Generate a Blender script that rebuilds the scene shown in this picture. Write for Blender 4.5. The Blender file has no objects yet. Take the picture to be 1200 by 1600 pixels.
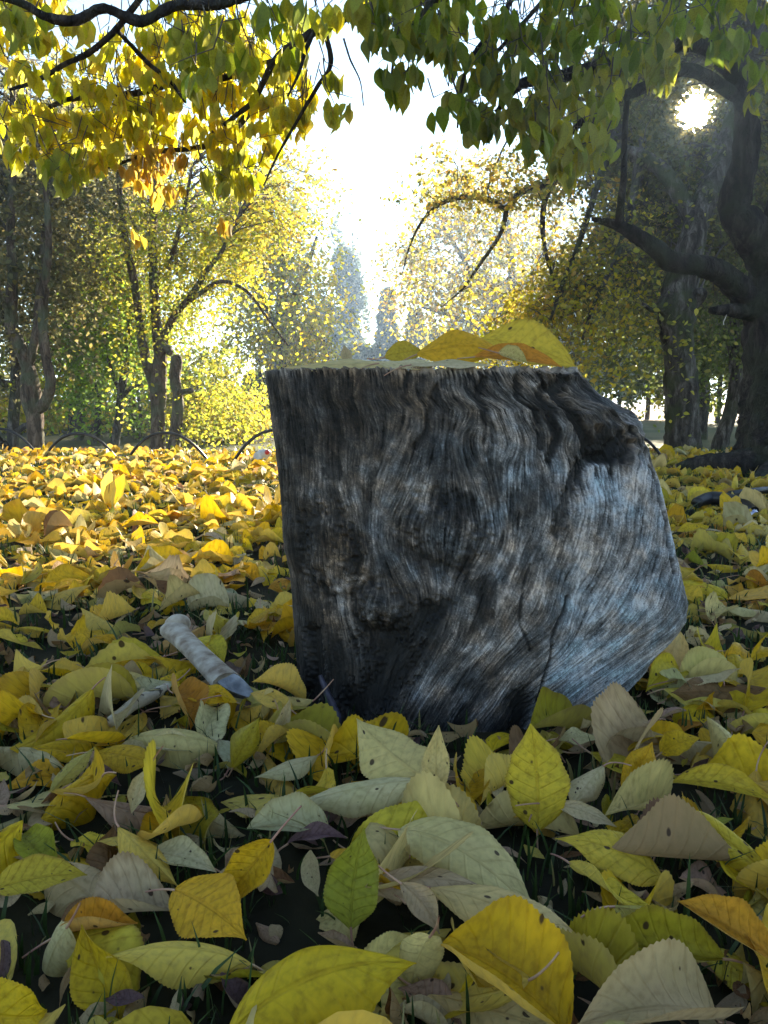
import bpy, math, random
import numpy as np
from mathutils import Vector, Matrix

# ------------------------------------------------------------------ camera, sky, sun, exposure
sc = bpy.context.scene
PITCH = math.atan(170 / 1200.0)
CAMH = 0.36
cp, sp = math.cos(PITCH), math.sin(PITCH)
CAM = np.array([0.0, 0.0, CAMH])


def ray(px, py):
    u, v = (px - 600) / 1200.0, (800 - py) / 1200.0
    return np.array([u, cp + v * sp, -sp + v * cp])


def W(px, py, Y):                       # direction of a pixel, followed to depth Y
    d = ray(px, py)
    return CAM + d * (Y / d[1])


def G(px, py, z=0.0):                   # direction of a pixel, followed to height z
    d = ray(px, py)
    return CAM + d * ((z - CAMH) / d[2])


def pxm(px, Y):                         # pixels to metres at depth Y
    return px * Y / 1200.0


cam_data = bpy.data.cameras.new('camera')
cam = bpy.data.objects.new('camera', cam_data)
sc.collection.objects.link(cam)
cam.location = (0, 0, CAMH)
cam.rotation_euler = (math.pi / 2 - PITCH, 0, 0)
cam_data.sensor_fit = 'VERTICAL'
cam_data.sensor_height = 36
cam_data.lens = 27
cam_data.clip_start = 0.02
cam_data.clip_end = 4000
cam_data.dof.use_dof = False
sc.camera = cam

SUN = ray(1085, 172)
SUN = SUN / np.linalg.norm(SUN)
SUN_EL = math.asin(SUN[2])
SUN_AZ = math.atan2(SUN[0], SUN[1])

world = bpy.data.worlds.new('World')
sc.world = world
world.use_nodes = True
nt = world.node_tree
for n in list(nt.nodes):
    nt.nodes.remove(n)
wo = nt.nodes.new('ShaderNodeOutputWorld')
bg = nt.nodes.new('ShaderNodeBackground')
sky = nt.nodes.new('ShaderNodeTexSky')
sky.sky_type = 'NISHITA'
sky.sun_disc = False
sky.sun_elevation = SUN_EL
sky.sun_rotation = SUN_AZ
sky.altitude = 100
sky.air_density = 1.0
sky.dust_density = 0.0
sky.ozone_density = 2.0
bg.inputs[1].default_value = 0.070
nt.links.new(sky.outputs[0], bg.inputs[0])
# the sun itself, standing in the sky
geo = nt.nodes.new('ShaderNodeNewGeometry')
dot = nt.nodes.new('ShaderNodeVectorMath'); dot.operation = 'DOT_PRODUCT'
dot.inputs[1].default_value = tuple(-SUN)
nt.links.new(geo.outputs['Incoming'], dot.inputs[0])
mr = nt.nodes.new('ShaderNodeMapRange'); mr.interpolation_type = 'SMOOTHSTEP'
mr.inputs[1].default_value = math.cos(math.radians(1.5))
mr.inputs[2].default_value = math.cos(math.radians(0.3))
mr.inputs[3].default_value = 0.0
mr.inputs[4].default_value = 40.0
nt.links.new(dot.outputs['Value'], mr.inputs[0])
bg2 = nt.nodes.new('ShaderNodeBackground')
bg2.inputs[0].default_value = (1.0, 0.95, 0.85, 1)
nt.links.new(mr.outputs[0], bg2.inputs[1])
addw = nt.nodes.new('ShaderNodeAddShader')
nt.links.new(bg.outputs[0], addw.inputs[0])
nt.links.new(bg2.outputs[0], addw.inputs[1])
nt.links.new(addw.outputs[0], wo.inputs[0])

sl = bpy.data.lights.new('sun_light', 'SUN')
sl.energy = 5.0
sl.angle = math.radians(0.5)
sl.color = (1.0, 0.94, 0.84)
slo = bpy.data.objects.new('sun_light', sl)
sc.collection.objects.link(slo)
slo.location = (5, 10, 8)
slo.rotation_euler = Vector(SUN).to_track_quat('Z', 'Y').to_euler()

sc.view_settings.view_transform = 'Standard'
sc.view_settings.look = 'None'
sc.view_settings.gamma = 1.0
sc.view_settings.exposure = 2.58
sc.view_settings.use_white_balance = True
sc.view_settings.white_balance_temperature = 7700
sc.view_settings.white_balance_tint = 10
sc.view_settings.use_curve_mapping = False
sc.render.engine = 'CYCLES'
cy = sc.cycles
cy.max_bounces = 6
cy.diffuse_bounces = 3
cy.glossy_bounces = 2
cy.transmission_bounces = 4
cy.transparent_max_bounces = 8
cy.volume_bounces = 0
cy.sample_clamp_indirect = 6.0
cy.use_denoising = True

rng = np.random.default_rng(7)
random.seed(7)
col = sc.collection

# ------------------------------------------------------------------ helpers


def set_props(o, label=None, cat=None, group=None, kind=None):
    if label: o['label'] = label
    if cat: o['category'] = cat
    if group: o['group'] = group
    if kind: o['kind'] = kind
    return o


def make_mesh(name, V, F, mat=None, attrs=None, smooth=True):
    """V (n,3); F a list of index arrays, each (m,3) or (m,4)"""
    V = np.asarray(V, dtype=np.float32).reshape(-1, 3)
    if not isinstance(F, list):
        F = [F]
    F = [np.asarray(f, dtype=np.int32) for f in F if len(f)]
    me = bpy.data.meshes.new(name)
    me.vertices.add(len(V))
    me.vertices.foreach_set('co', V.ravel())
    nl = sum(f.size for f in F)
    npoly = sum(len(f) for f in F)
    me.loops.add(nl)
    me.loops.foreach_set('vertex_index', np.concatenate([f.ravel() for f in F]))
    me.polygons.add(npoly)
    tot = np.concatenate([np.full(len(f), f.shape[1], dtype=np.int32) for f in F])
    st = np.concatenate([[0], np.cumsum(tot)[:-1]]).astype(np.int32)
    me.polygons.foreach_set('loop_start', st)
    me.polygons.foreach_set('loop_total', tot)
    me.polygons.foreach_set('use_smooth', np.full(npoly, smooth, dtype=bool))
    if attrs:
        for k, a in attrs.items():
            a = np.asarray(a, dtype=np.float32)
            if a.ndim == 1:
                at = me.attributes.new(k, 'FLOAT', 'POINT'); at.data.foreach_set('value', a)
            elif a.shape[1] == 4:
                at = me.attributes.new(k, 'FLOAT_COLOR', 'POINT'); at.data.foreach_set('color', a.ravel())
            else:
                at = me.attributes.new(k, 'FLOAT_VECTOR', 'POINT'); at.data.foreach_set('vector', a.ravel())
    me.update(calc_edges=True)
    me.validate()
    if mat:
        me.materials.append(mat)
    return me


def link(name, me, parent=None, loc=None):
    o = bpy.data.objects.new(name, me)
    col.objects.link(o)
    if parent is not None:
        o.parent = parent
    if loc is not None:
        o.location = loc
    return o


def empty(name, loc, label, cat, group=None):
    o = bpy.data.objects.new(name, None)
    col.objects.link(o)
    o.location = loc
    o.empty_display_size = 0.1
    set_props(o, label, cat, group)
    return o


def grid_faces(nu, nv, off=0):
    i = np.arange(nu)[:, None] * (nv + 1) + np.arange(nv)[None, :]
    i = i.ravel() + off
    return np.stack([i, i + nv + 1, i + nv + 2, i + 1], 1)


def value_noise(shape, cell, r):
    h, w = shape
    gh, gw = int(h / cell) + 3, int(w / cell) + 3
    g = r.random((gh, gw))
    y = np.arange(h) / cell; x = np.arange(w) / cell
    yi = y.astype(int); xi = x.astype(int)
    fy = y - yi; fx = x - xi
    fy = fy * fy * (3 - 2 * fy); fx = fx * fx * (3 - 2 * fx)
    a = g[yi][:, xi]; b = g[yi][:, xi + 1]; c = g[yi + 1][:, xi]; d = g[yi + 1][:, xi + 1]
    return (a * (1 - fx) + b * fx) * (1 - fy)[:, None] + (c * (1 - fx) + d * fx) * fy[:, None]


def catmull(P, n=6):
    P = np.asarray(P, float)
    Q = np.vstack([2 * P[0] - P[1], P, 2 * P[-1] - P[-2]])
    out = []
    for i in range(1, len(Q) - 2):
        p0, p1, p2, p3 = Q[i - 1], Q[i], Q[i + 1], Q[i + 2]
        for k in range(n):
            t = k / n
            out.append(0.5 * (2 * p1 + (p2 - p0) * t + (2 * p0 - 5 * p1 + 4 * p2 - p3) * t * t + (3 * p1 - p0 - 3 * p2 + p3) * t ** 3))
    out.append(P[-1])
    return np.array(out)


def tube_batch(P, R, sides=3, cap=False):
    """P (N,K,3), R (N,K) -> V, F"""
    N, K, _ = P.shape
    T = np.gradient(P, axis=1)
    T /= np.linalg.norm(T, axis=2, keepdims=True) + 1e-9
    ref = np.where(np.abs(T[..., 1:2]) < 0.8, np.array([0, 1.0, 0]), np.array([1.0, 0, 0]))
    A = np.cross(T, ref); A /= np.linalg.norm(A, axis=2, keepdims=True) + 1e-9
    B = np.cross(T, A)
    th = np.arange(sides) * 2 * math.pi / sides
    V = P[:, :, None, :] + R[:, :, None, None] * (A[:, :, None, :] * np.cos(th)[None, None, :, None] + B[:, :, None, :] * np.sin(th)[None, None, :, None])
    k = np.arange(K - 1)[:, None] * sides
    s = np.arange(sides)[None, :]; s2 = (s + 1) % sides
    f = np.stack([k + s, k + sides + s, k + sides + s2, k + s2], -1).reshape(-1, 4)
    F = (f[None] + (np.arange(N) * K * sides)[:, None, None]).reshape(-1, 4)
    return V.reshape(-1, 3), F


def bark_tube(pts, rad, sides=14, sub=8, rough=0.12, seed=0):
    """one limb: smoothed polyline with knobbly radius; returns V, F (closed end)"""
    P = catmull(pts, sub)
    r = catmull(np.stack([rad] * 3, 1), sub)[:, 0]
    r = np.maximum(r, 0.002)
    rr = np.random.default_rng(seed + 11)
    K = len(P)
    V, F = tube_batch(P[None], r[None], sides)
    V = V.reshape(K, sides, 3)
    C = P[:, None, :]
    n1 = rr.random((K, sides)); n2 = np.repeat(rr.random((K // 4 + 1, sides)), 4, 0)[:K]
    n3 = rr.random((K // 3 + 2, 1)).repeat(3, 0)[:K]
    ridge = 0.5 + 0.5 * np.sin(np.arange(sides) * 2 * math.pi / sides * 5 + rr.random() * 6)[None]
    sc_ = 1 + rough * ((n1 - .5) * 0.7 + (n2 - .5) * 1.0 + (n3 - .5) * 0.35 + (ridge - .5) * 0.6)
    V = C + (V - C) * sc_[..., None]
    V = V.reshape(-1, 3)
    tip = len(V)
    V = np.vstack([V, P[-1] + (P[-1] - P[-2]) / (np.linalg.norm(P[-1] - P[-2]) + 1e-9) * r[-1] * 0.5])
    base = (K - 1) * sides
    s = np.arange(sides)
    cap = np.stack([base + s, np.full(sides, tip), base + (s + 1) % sides], 1)
    return V, F, cap


def merge(parts):
    Vs, Fs, off = [], [], 0
    for p in parts:
        Vs.append(p[0])
        for f in p[1:]:
            Fs.append(f + off)
        off += len(p[0])
    return np.vstack(Vs), Fs


# ------------------------------------------------------------------ materials
def new_mat(name):
    m = bpy.data.materials.new(name)
    m.use_nodes = True
    t = m.node_tree
    for n in list(t.nodes):
        t.nodes.remove(n)
    out = t.nodes.new('ShaderNodeOutputMaterial')
    return m, t, out


def N(t, typ, **kw):
    n = t.nodes.new(typ)
    for k, v in kw.items():
        setattr(n, k, v)
    return n


def ramp(t, stops, interp='LINEAR'):
    n = t.nodes.new('ShaderNodeValToRGB')
    cr = n.color_ramp
    cr.interpolation = interp
    while len(cr.elements) < len(stops):
        cr.elements.new(0.5)
    for e, (p, c) in zip(cr.elements, stops):
        e.position = p
        e.color = tuple(c) + (1,) if len(c) == 3 else c
    return n


def mixc(t, a, b, f, mode='MIX'):
    n = t.nodes.new('ShaderNodeMix'); n.data_type = 'RGBA'; n.blend_type = mode
    for i, v in ((6, a), (7, b), (0, f)):
        if hasattr(v, 'is_linked') or hasattr(v, 'links'):
            t.links.new(v, n.inputs[i])
        elif i == 0:
            n.inputs[0].default_value = v
        else:
            n.inputs[i].default_value = tuple(v) + (1,) if len(v) == 3 else v
    return n.outputs[2]


def math_n(t, op, a, b=None, clamp=False):
    n = t.nodes.new('ShaderNodeMath'); n.operation = op; n.use_clamp = clamp
    for i, v in ((0, a), (1, b)):
        if v is None: continue
        if hasattr(v, 'links'):
            t.links.new(v, n.inputs[i])
        else:
            n.inputs[i].default_value = v
    return n.outputs[0]


def leaf_material(name, spec=0.22, trans=0.35, detail=True, pale=(0.72, 0.54, 0.24), rough=0.55, palef=0.27):
    m, t, out = new_mat(name)
    at = N(t, 'ShaderNodeAttribute', attribute_name='Col')
    c = at.outputs['Color']
    bump = None
    if detail:
        uv = N(t, 'ShaderNodeAttribute', attribute_name='luv')       # x along 0..1, y across -1..1, z seed
        sx = N(t, 'ShaderNodeSeparateXYZ'); t.links.new(uv.outputs['Vector'], sx.inputs[0])
        at_abs = math_n(t, 'ABSOLUTE', sx.outputs[1])
        # side veins rise towards the tip
        ph = math_n(t, 'SUBTRACT', sx.outputs[0], math_n(t, 'MULTIPLY', at_abs, 0.16))
        ph = math_n(t, 'FRACT', math_n(t, 'MULTIPLY', ph, 9.5))
        ph = math_n(t, 'ABSOLUTE', math_n(t, 'SUBTRACT', ph, 0.5))      # 0 at vein
        vein = N(t, 'ShaderNodeMapRange', interpolation_type='SMOOTHSTEP')
        t.links.new(ph, vein.inputs[0]); vein.inputs[1].default_value = 0.0; vein.inputs[2].default_value = 0.13
        vein.inputs[3].default_value = 1.0; vein.inputs[4].default_value = 0.0
        mid = N(t, 'ShaderNodeMapRange', interpolation_type='SMOOTHSTEP')
        t.links.new(at_abs, mid.inputs[0]); mid.inputs[1].default_value = 0.02; mid.inputs[2].default_value = 0.08
        mid.inputs[3].default_value = 1.0; mid.inputs[4].default_value = 0.0
        vv = math_n(t, 'MAXIMUM', math_n(t, 'MULTIPLY', vein.outputs[0], 0.55), mid.outputs[0])
        # coordinates for blotches and spots
        sc3 = N(t, 'ShaderNodeVectorMath', operation='MULTIPLY'); t.links.new(uv.outputs['Vector'], sc3.inputs[0])
        sc3.inputs[1].default_value = (2.0, 0.5, 37.0)
        nz = N(t, 'ShaderNodeTexNoise'); nz.inputs['Scale'].default_value = 1.6; nz.inputs['Detail'].default_value = 4
        t.links.new(sc3.outputs[0], nz.inputs['Vector'])
        nzr = ramp(t, [(0.35, (0, 0, 0)), (0.7, (1, 1, 1))]); t.links.new(nz.outputs[0], nzr.inputs[0])
        dark = mixc(t, c, (0.62, 0.50, 0.30), 1.0, 'MULTIPLY')
        greenish = mixc(t, c, (0.76, 0.84, 0.65), 1.0, 'MULTIPLY')
        c = mixc(t, c, greenish, math_n(t, 'MULTIPLY', nzr.outputs[0], 0.6))
        nz2 = N(t, 'ShaderNodeTexNoise'); nz2.inputs['Scale'].default_value = 9; nz2.inputs['Detail'].default_value = 5
        t.links.new(sc3.outputs[0], nz2.inputs['Vector'])
        fine = ramp(t, [(0.28, (0.66, 0.62, 0.56)), (0.5, (0.98, 0.98, 0.98)), (0.72, (1.14, 1.14, 1.12))]); t.links.new(nz2.outputs[0], fine.inputs[0])
        c = mixc(t, c, fine.outputs[0], 1.0, 'MULTIPLY')
        c = mixc(t, c, dark, math_n(t, 'MULTIPLY', vv, 0.25))
        # browned rim and tip on weathered leaves
        rim = N(t, 'ShaderNodeMapRange', interpolation_type='SMOOTHSTEP')
        t.links.new(math_n(t, 'ADD', at_abs, math_n(t, 'MULTIPLY', nz.outputs[0], 0.35)), rim.inputs[0])
        rim.inputs[1].default_value = 1.02; rim.inputs[2].default_value = 1.25
        c = mixc(t, c, (0.20, 0.10, 0.035), math_n(t, 'MULTIPLY', rim.outputs[0], math_n(t, 'MULTIPLY', at.outputs['Alpha'], 0.8)))
    g = N(t, 'ShaderNodeNewGeometry')
    under = mixc(t, c, pale, palef)
    c = mixc(t, c, under, g.outputs['Backfacing'])
    if detail:
        vo = N(t, 'ShaderNodeTexVoronoi'); vo.inputs['Scale'].default_value = 5.5
        scv = N(t, 'ShaderNodeVectorMath', operation='MULTIPLY'); t.links.new(uv.outputs['Vector'], scv.inputs[0])
        scv.inputs[1].default_value = (2.0, 0.55, 23.0)
        t.links.new(scv.outputs[0], vo.inputs['Vector'])
        sr = N(t, 'ShaderNodeSeparateColor'); t.links.new(vo.outputs['Color'], sr.inputs[0])
        rad = math_n(t, 'MULTIPLY', math_n(t, 'POWER', sr.outputs[0], 2.5), 0.34)
        near = N(t, 'ShaderNodeMapRange')
        t.links.new(math_n(t, 'SUBTRACT', vo.outputs['Distance'], rad), near.inputs[0])
        near.inputs[1].default_value = -0.05; near.inputs[2].default_value = 0.03
        near.inputs[3].default_value = 1.0; near.inputs[4].default_value = 0.0
        keep = math_n(t, 'LESS_THAN', sr.outputs[1], math_n(t, 'MULTIPLY', at.outputs['Alpha'], 0.9))
        sp_f = math_n(t, 'MULTIPLY', near.outputs[0], keep)
        c = mixc(t, c, (0.045, 0.022, 0.014), math_n(t, 'MULTIPLY', sp_f, 0.92))
        bump = N(t, 'ShaderNodeBump'); bump.inputs['Strength'].default_value = 0.65; bump.inputs['Distance'].default_value = 0.0015
        t.links.new(math_n(t, 'ADD', math_n(t, 'MULTIPLY', vv, -1.0), math_n(t, 'MULTIPLY', nz2.outputs[0], 0.7)), bump.inputs['Height'])
    pb = N(t, 'ShaderNodeBsdfPrincipled')
    pb.inputs['Roughness'].default_value = rough
    pb.inputs['Specular IOR Level'].default_value = spec
    t.links.new(c, pb.inputs['Base Color'])
    tr = N(t, 'ShaderNodeBsdfTranslucent')
    t.links.new(c, tr.inputs['Color'])
    if bump:
        t.links.new(bump.outputs[0], pb.inputs['Normal'])
    mx = N(t, 'ShaderNodeMixShader'); mx.inputs[0].default_value = trans
    t.links.new(pb.outputs[0], mx.inputs[1]); t.links.new(tr.outputs[0], mx.inputs[2])
    t.links.new(mx.outputs[0], out.inputs[0])
    return m


def bark_material(name, c1, c2, c3, scale=14, moss=None):
    m, t, out = new_mat(name)
    tc = N(t, 'ShaderNodeTexCoord')
    mp = N(t, 'ShaderNodeMapping'); mp.inputs['Scale'].default_value = (1, 1, 0.28)
    t.links.new(tc.outputs['Object'], mp.inputs[0])
    n1 = N(t, 'ShaderNodeTexNoise'); n1.inputs['Scale'].default_value = scale; n1.inputs['Detail'].default_value = 8; n1.inputs['Distortion'].default_value = 0.6
    t.links.new(mp.outputs[0], n1.inputs['Vector'])
    v1 = N(t, 'ShaderNodeTexVoronoi', feature='DISTANCE_TO_EDGE'); v1.inputs['Scale'].default_value = scale * 1.6
    dv = N(t, 'ShaderNodeMix', data_type='VECTOR'); dv.inputs[0].default_value = 0.10
    t.links.new(mp.outputs[0], dv.inputs[4]); t.links.new(n1.outputs['Color'], dv.inputs[5]); t.links.new(dv.outputs[1], v1.inputs['Vector'])
    n2 = N(t, 'ShaderNodeTexNoise'); n2.inputs['Scale'].default_value = scale * 0.25; n2.inputs['Detail'].default_value = 4
    t.links.new(tc.outputs['Object'], n2.inputs['Vector'])
    r = ramp(t, [(0.3, c1), (0.5, c2), (0.72, c3)]); t.links.new(n1.outputs[0], r.inputs[0])
    cr = ramp(t, [(0.0, (0.5, 0.48, 0.47)), (0.12, (1, 1, 1))]); t.links.new(v1.outputs['Distance'], cr.inputs[0])
    c = mixc(t, r.outputs[0], cr.outputs[0], 1.0, 'MULTIPLY')
    if moss:
        rm = ramp(t, [(0.48, (0, 0, 0)), (0.62, (1, 1, 1))]); t.links.new(n2.outputs[0], rm.inputs[0])
        c = mixc(t, c, moss, math_n(t, 'MULTIPLY', rm.outputs[0], 0.75))
    b = N(t, 'ShaderNodeBump'); b.inputs['Strength'].default_value = 1.0; b.inputs['Distance'].default_value = 0.02
    t.links.new(math_n(t, 'ADD', n1.outputs[0], math_n(t, 'MULTIPLY', v1.outputs['Distance'], 1.2)), b.inputs['Height'])
    pb = N(t, 'ShaderNodeBsdfPrincipled'); pb.inputs['Roughness'].default_value = 0.9
    pb.inputs['Specular IOR Level'].default_value = 0.2
    t.links.new(c, pb.inputs['Base Color']); t.links.new(b.outputs[0], pb.inputs['Normal'])
    t.links.new(pb.outputs[0], out.inputs[0])
    return m


def simple_mat(name, c1, c2, scale=20, rough=0.6, bump=0.3, detail=5, spec=0.4):
    m, t, out = new_mat(name)
    tc = N(t, 'ShaderNodeTexCoord')
    n1 = N(t, 'ShaderNodeTexNoise'); n1.inputs['Scale'].default_value = scale; n1.inputs['Detail'].default_value = detail
    t.links.new(tc.outputs['Object'], n1.inputs['Vector'])
    r = ramp(t, [(0.32, c1), (0.68, c2)]); t.links.new(n1.outputs[0], r.inputs[0])
    pb = N(t, 'ShaderNodeBsdfPrincipled'); pb.inputs['Roughness'].default_value = rough
    pb.inputs['Specular IOR Level'].default_value = spec
    t.links.new(r.outputs[0], pb.inputs['Base Color'])
    b = N(t, 'ShaderNodeBump'); b.inputs['Strength'].default_value = bump; b.inputs['Distance'].default_value = 0.004
    t.links.new(n1.outputs[0], b.inputs['Height']); t.links.new(b.outputs[0], pb.inputs['Normal'])
    t.links.new(pb.outputs[0], out.inputs[0])
    return m


M_leaf = leaf_material('autumn_leaf', trans=0.36)
M_leaf_far = leaf_material('autumn_leaf_small', trans=0.38, detail=False)
M_canopy = leaf_material('cherry_leaf', spec=0.15, trans=0.70, palef=0.25, pale=(0.40, 0.42, 0.20))
M_foliage = leaf_material('tree_foliage', spec=0.2, trans=0.62, detail=False, palef=0.2, pale=(0.35, 0.36, 0.2))
M_grass = leaf_material('grass_blade', trans=0.3, detail=False, palef=0.0, rough=0.4)
M_stalk = simple_mat('leaf_stalk', (0.28, 0.11, 0.09), (0.50, 0.32, 0.18), 40, 0.5)
M_bark_left = bark_material('grove_bark', (0.04, 0.03, 0.022), (0.12, 0.085, 0.062), (0.24, 0.18, 0.135), 20, (0.10, 0.12, 0.07))
M_bark_grey = bark_material('lichen_bark', (0.025, 0.020, 0.017), (0.08, 0.066, 0.055), (0.22, 0.20, 0.18), 22, (0.06, 0.07, 0.03))
M_bark_cherry = bark_material('cherry_bark', (0.010, 0.008, 0.008), (0.034, 0.028, 0.026), (0.10, 0.085, 0.075), 26, (0.035, 0.04, 0.025))
M_twig = simple_mat('twig', (0.05, 0.04, 0.032), (0.11, 0.09, 0.07), 20, 0.8)

# ------------------------------------------------------------------ the setting: ground, field


def gz(x, y):
    """height of the ground"""
    x = np.asarray(x, float); y = np.asarray(y, float)
    d = np.clip((y - 5.2) / 2.5, 0, 1); d = d * d * (3 - 2 * d)
    near = 0.008 * np.sin(x * 3.1 + 1.0) * np.cos(y * 2.3) + 0.005 * np.sin(x * 7 + y * 5)
    return -0.15 * d + near * np.clip(1 - np.abs(y) / 30, 0, 1)


def ground_material():
    m, t, out = new_mat('lawn_soil')
    tc = N(t, 'ShaderNodeTexCoord')
    n1 = N(t, 'ShaderNodeTexNoise'); n1.inputs['Scale'].default_value = 7; n1.inputs['Detail'].default_value = 8
    t.links.new(tc.outputs['Object'], n1.inputs['Vector'])
    n2 = N(t, 'ShaderNodeTexNoise'); n2.inputs['Scale'].default_value = 0.35; n2.inputs['Detail'].default_value = 5
    t.links.new(tc.outputs['Object'], n2.inputs['Vector'])
    r = ramp(t, [(0.3, (0.008, 0.007, 0.005)), (0.5, (0.018, 0.017, 0.009)), (0.75, (0.040, 0.034, 0.018))])
    t.links.new(n1.outputs[0], r.inputs[0])
    r2 = ramp(t, [(0.35, (0.05, 0.065, 0.022)), (0.6, (0.11, 0.10, 0.045))]); t.links.new(n2.outputs[0], r2.inputs[0])
    sx = N(t, 'ShaderNodeSeparateXYZ'); t.links.new(tc.outputs['Object'], sx.inputs[0])
    f = N(t, 'ShaderNodeMapRange', interpolation_type='SMOOTHSTEP'); t.links.new(sx.outputs[1], f.inputs[0])
    f.inputs[1].default_value = 5; f.inputs[2].default_value = 9
    c = mixc(t, r.outputs[0], r2.outputs[0], f.outputs[0])
    pb = N(t, 'ShaderNodeBsdfPrincipled'); pb.inputs['Roughness'].default_value = 0.95; pb.inputs['Specular IOR Level'].default_value = 0.1
    t.links.new(c, pb.inputs['Base Color'])
    b = N(t, 'ShaderNodeBump'); b.inputs['Strength'].default_value = 0.8; b.inputs['Distance'].default_value = 0.02
    t.links.new(n1.outputs[0], b.inputs['Height']); t.links.new(b.outputs[0], pb.inputs['Normal'])
    t.links.new(pb.outputs[0], out.inputs[0])
    return m


ys = np.concatenate([np.linspace(-400, -8, 10), np.linspace(-6, 10, 130), np.linspace(11, 40, 24), np.linspace(50, 900, 14)])
xs = np.concatenate([np.linspace(-600, -12, 10), np.linspace(-10, 10, 130), np.linspace(12, 600, 10)])
XX, YY = np.meshgrid(xs, ys)
V = np.stack([XX, YY, gz(XX, YY)], -1).reshape(-1, 3)
o = link('lawn_ground', make_mesh('lawn_ground', V, grid_faces(len(ys) - 1, len(xs) - 1)[:, ::-1], ground_material()))
set_props(o, 'dark grassy soil of the lawn under the fallen leaves', kind='structure')

M_field = simple_mat('stubble', (0.20, 0.13, 0.07), (0.30, 0.21, 0.12), 0.8, 0.95, 0.4, 8, 0.1)
ys2 = np.linspace(22, 260, 20); xs2 = np.linspace(-30, 200, 30)
XX, YY = np.meshgrid(xs2, ys2)
V = np.stack([XX, YY, gz(XX, YY) + 0.006 + 0.004 * (YY - 22)], -1).reshape(-1, 3)
o = link('field', make_mesh('field', V, grid_faces(19, 29)[:, ::-1], M_field))
set_props(o, 'pale tan stubble field beyond the trees', kind='structure')

# ------------------------------------------------------------------ leaf geometry


ROLL = [0.65]          # how far leaf margins roll up or down


def width_profile(s):
    w = np.sin(np.pi * np.clip(s, 0, 1) ** 0.88) ** 0.82
    w = w * (1 - 0.32 * np.clip((s - 0.72) / 0.28, 0, 1))
    return w


def leaf_batch(n, nu, nv, L, Wd, fold, curl, cup, twist, wave, phase, serr=0.0):
    """local leaf grids: x along (base at -L/2), y across, z upper side; arrays of length n"""
    s = np.linspace(0, 1, nu + 1)
    if serr:
        sw = s
    tt = np.linspace(-1, 1, nv + 1)
    e = lambda a: np.asarray(a, float).reshape(n, 1, 1)
    L, Wd, fold, curl, cup, twist, wave, phase = map(e, (L, Wd, fold, curl, cup, twist, wave, phase))
    S = s[None, :, None]; T = tt[None, None, :]
    pk = rng.uniform(0.74, 1.06, (n, 1, 1)); fat = rng.uniform(0.80, 1.08, (n, 1, 1)); taper = rng.uniform(0.15, 0.5, (n, 1, 1))
    asym = 1 + rng.normal(0, 0.07, (n, 1, 1)) * np.sign(T)
    bend = rng.normal(0, 0.16, (n, 1, 1)); roll = rng.normal(0.12, ROLL[0], (n, 1, 1))
    w = np.sin(np.pi * S ** pk) ** fat * (1 - taper * np.clip((S - 0.70) / 0.30, 0, 1)) * Wd * 0.5 * asym
    w = w * (1 + 0.05 * np.sin(S * rng.uniform(8, 22, (n, 1, 1)) + phase) * (np.abs(T) > .6))
    w = np.maximum(w, 0.0006)
    if serr:
        zig = (np.arange(nu + 1) % 2)[None, :, None] * serr
        w = w * (1 - zig * (np.abs(T) > 0.99))
    c = np.where(np.abs(curl) < 1e-3, 1e-3, curl)
    ph = c * (S - 0.5)
    X = L * np.sin(ph) / c
    Z = L * (1 - np.cos(ph)) / c
    yy = T * w
    off = np.abs(T) ** 3 * w * roll + np.abs(T) * w * np.sin(fold) + cup * (yy ** 2) / np.maximum(Wd, 1e-4) + wave * np.sin(S * 11 + phase + T) * (T ** 2) * w
    yl = yy * np.cos(fold) + bend * L * ((S - 0.5) ** 2 - 0.08)
    a = twist * (S - 0.5)
    y2 = yl * np.cos(a) - off * np.sin(a)
    o2 = yl * np.sin(a) + off * np.cos(a)
    Vx = X - np.sin(ph) * o2
    Vz = Z + np.cos(ph) * o2
    V = np.stack([np.broadcast_to(Vx, y2.shape), y2, np.broadcast_to(Vz, y2.shape)], -1)
    uv = np.stack(np.broadcast_arrays(S, T), -1)
    uv = np.broadcast_to(uv, (n,) + uv.shape[1:])
    return V.reshape(n, -1, 3), uv.reshape(n, -1, 2)


def frames(axis, normal):
    """rows: rotation matrices with columns x=axis, z~normal"""
    x = axis / (np.linalg.norm(axis, axis=1, keepdims=True) + 1e-9)
    y = np.cross(normal, x); y /= np.linalg.norm(y, axis=1, keepdims=True) + 1e-9
    z = np.cross(x, y)
    return np.stack([x, y, z], -1)


PAL = {                      # linear base colour, spot amount
    'yellow': ((0.74, 0.46, 0.02), 0.18),
    'golden': ((0.70, 0.38, 0.02), 0.15),
    'lemon': ((0.74, 0.52, 0.05), 0.2),
    'olive': ((0.42, 0.33, 0.025), 0.3),
    'green': ((0.27, 0.27, 0.03), 0.2),
    'pale': ((0.70, 0.54, 0.22), 0.3),
    'white': ((0.66, 0.58, 0.34), 0.25),
    'beige': ((0.54, 0.40, 0.24), 0.25),
    'pink': ((0.46, 0.29, 0.20), 0.75),
    'orange': ((0.58, 0.25, 0.03), 0.3),
    'brown': ((0.24, 0.115, 0.05), 0.3),
    'mauve': ((0.17, 0.10, 0.10), 0.4),
    'spotted': ((0.60, 0.42, 0.04), 0.85),
    'palespot': ((0.55, 0.50, 0.32), 0.85),
}
WORD = {'yellow': 'bright yellow', 'golden': 'golden yellow', 'lemon': 'lemon yellow', 'olive': 'olive yellow', 'green': 'greenish',
        'pale': 'pale straw-coloured', 'white': 'whitish green', 'beige': 'beige', 'pink': 'pinkish brown speckled', 'orange': 'dull orange',
        'brown': 'brown', 'mauve': 'dark mauve', 'spotted': 'yellow black-spotted', 'palespot': 'pale black-spotted'}

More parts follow.
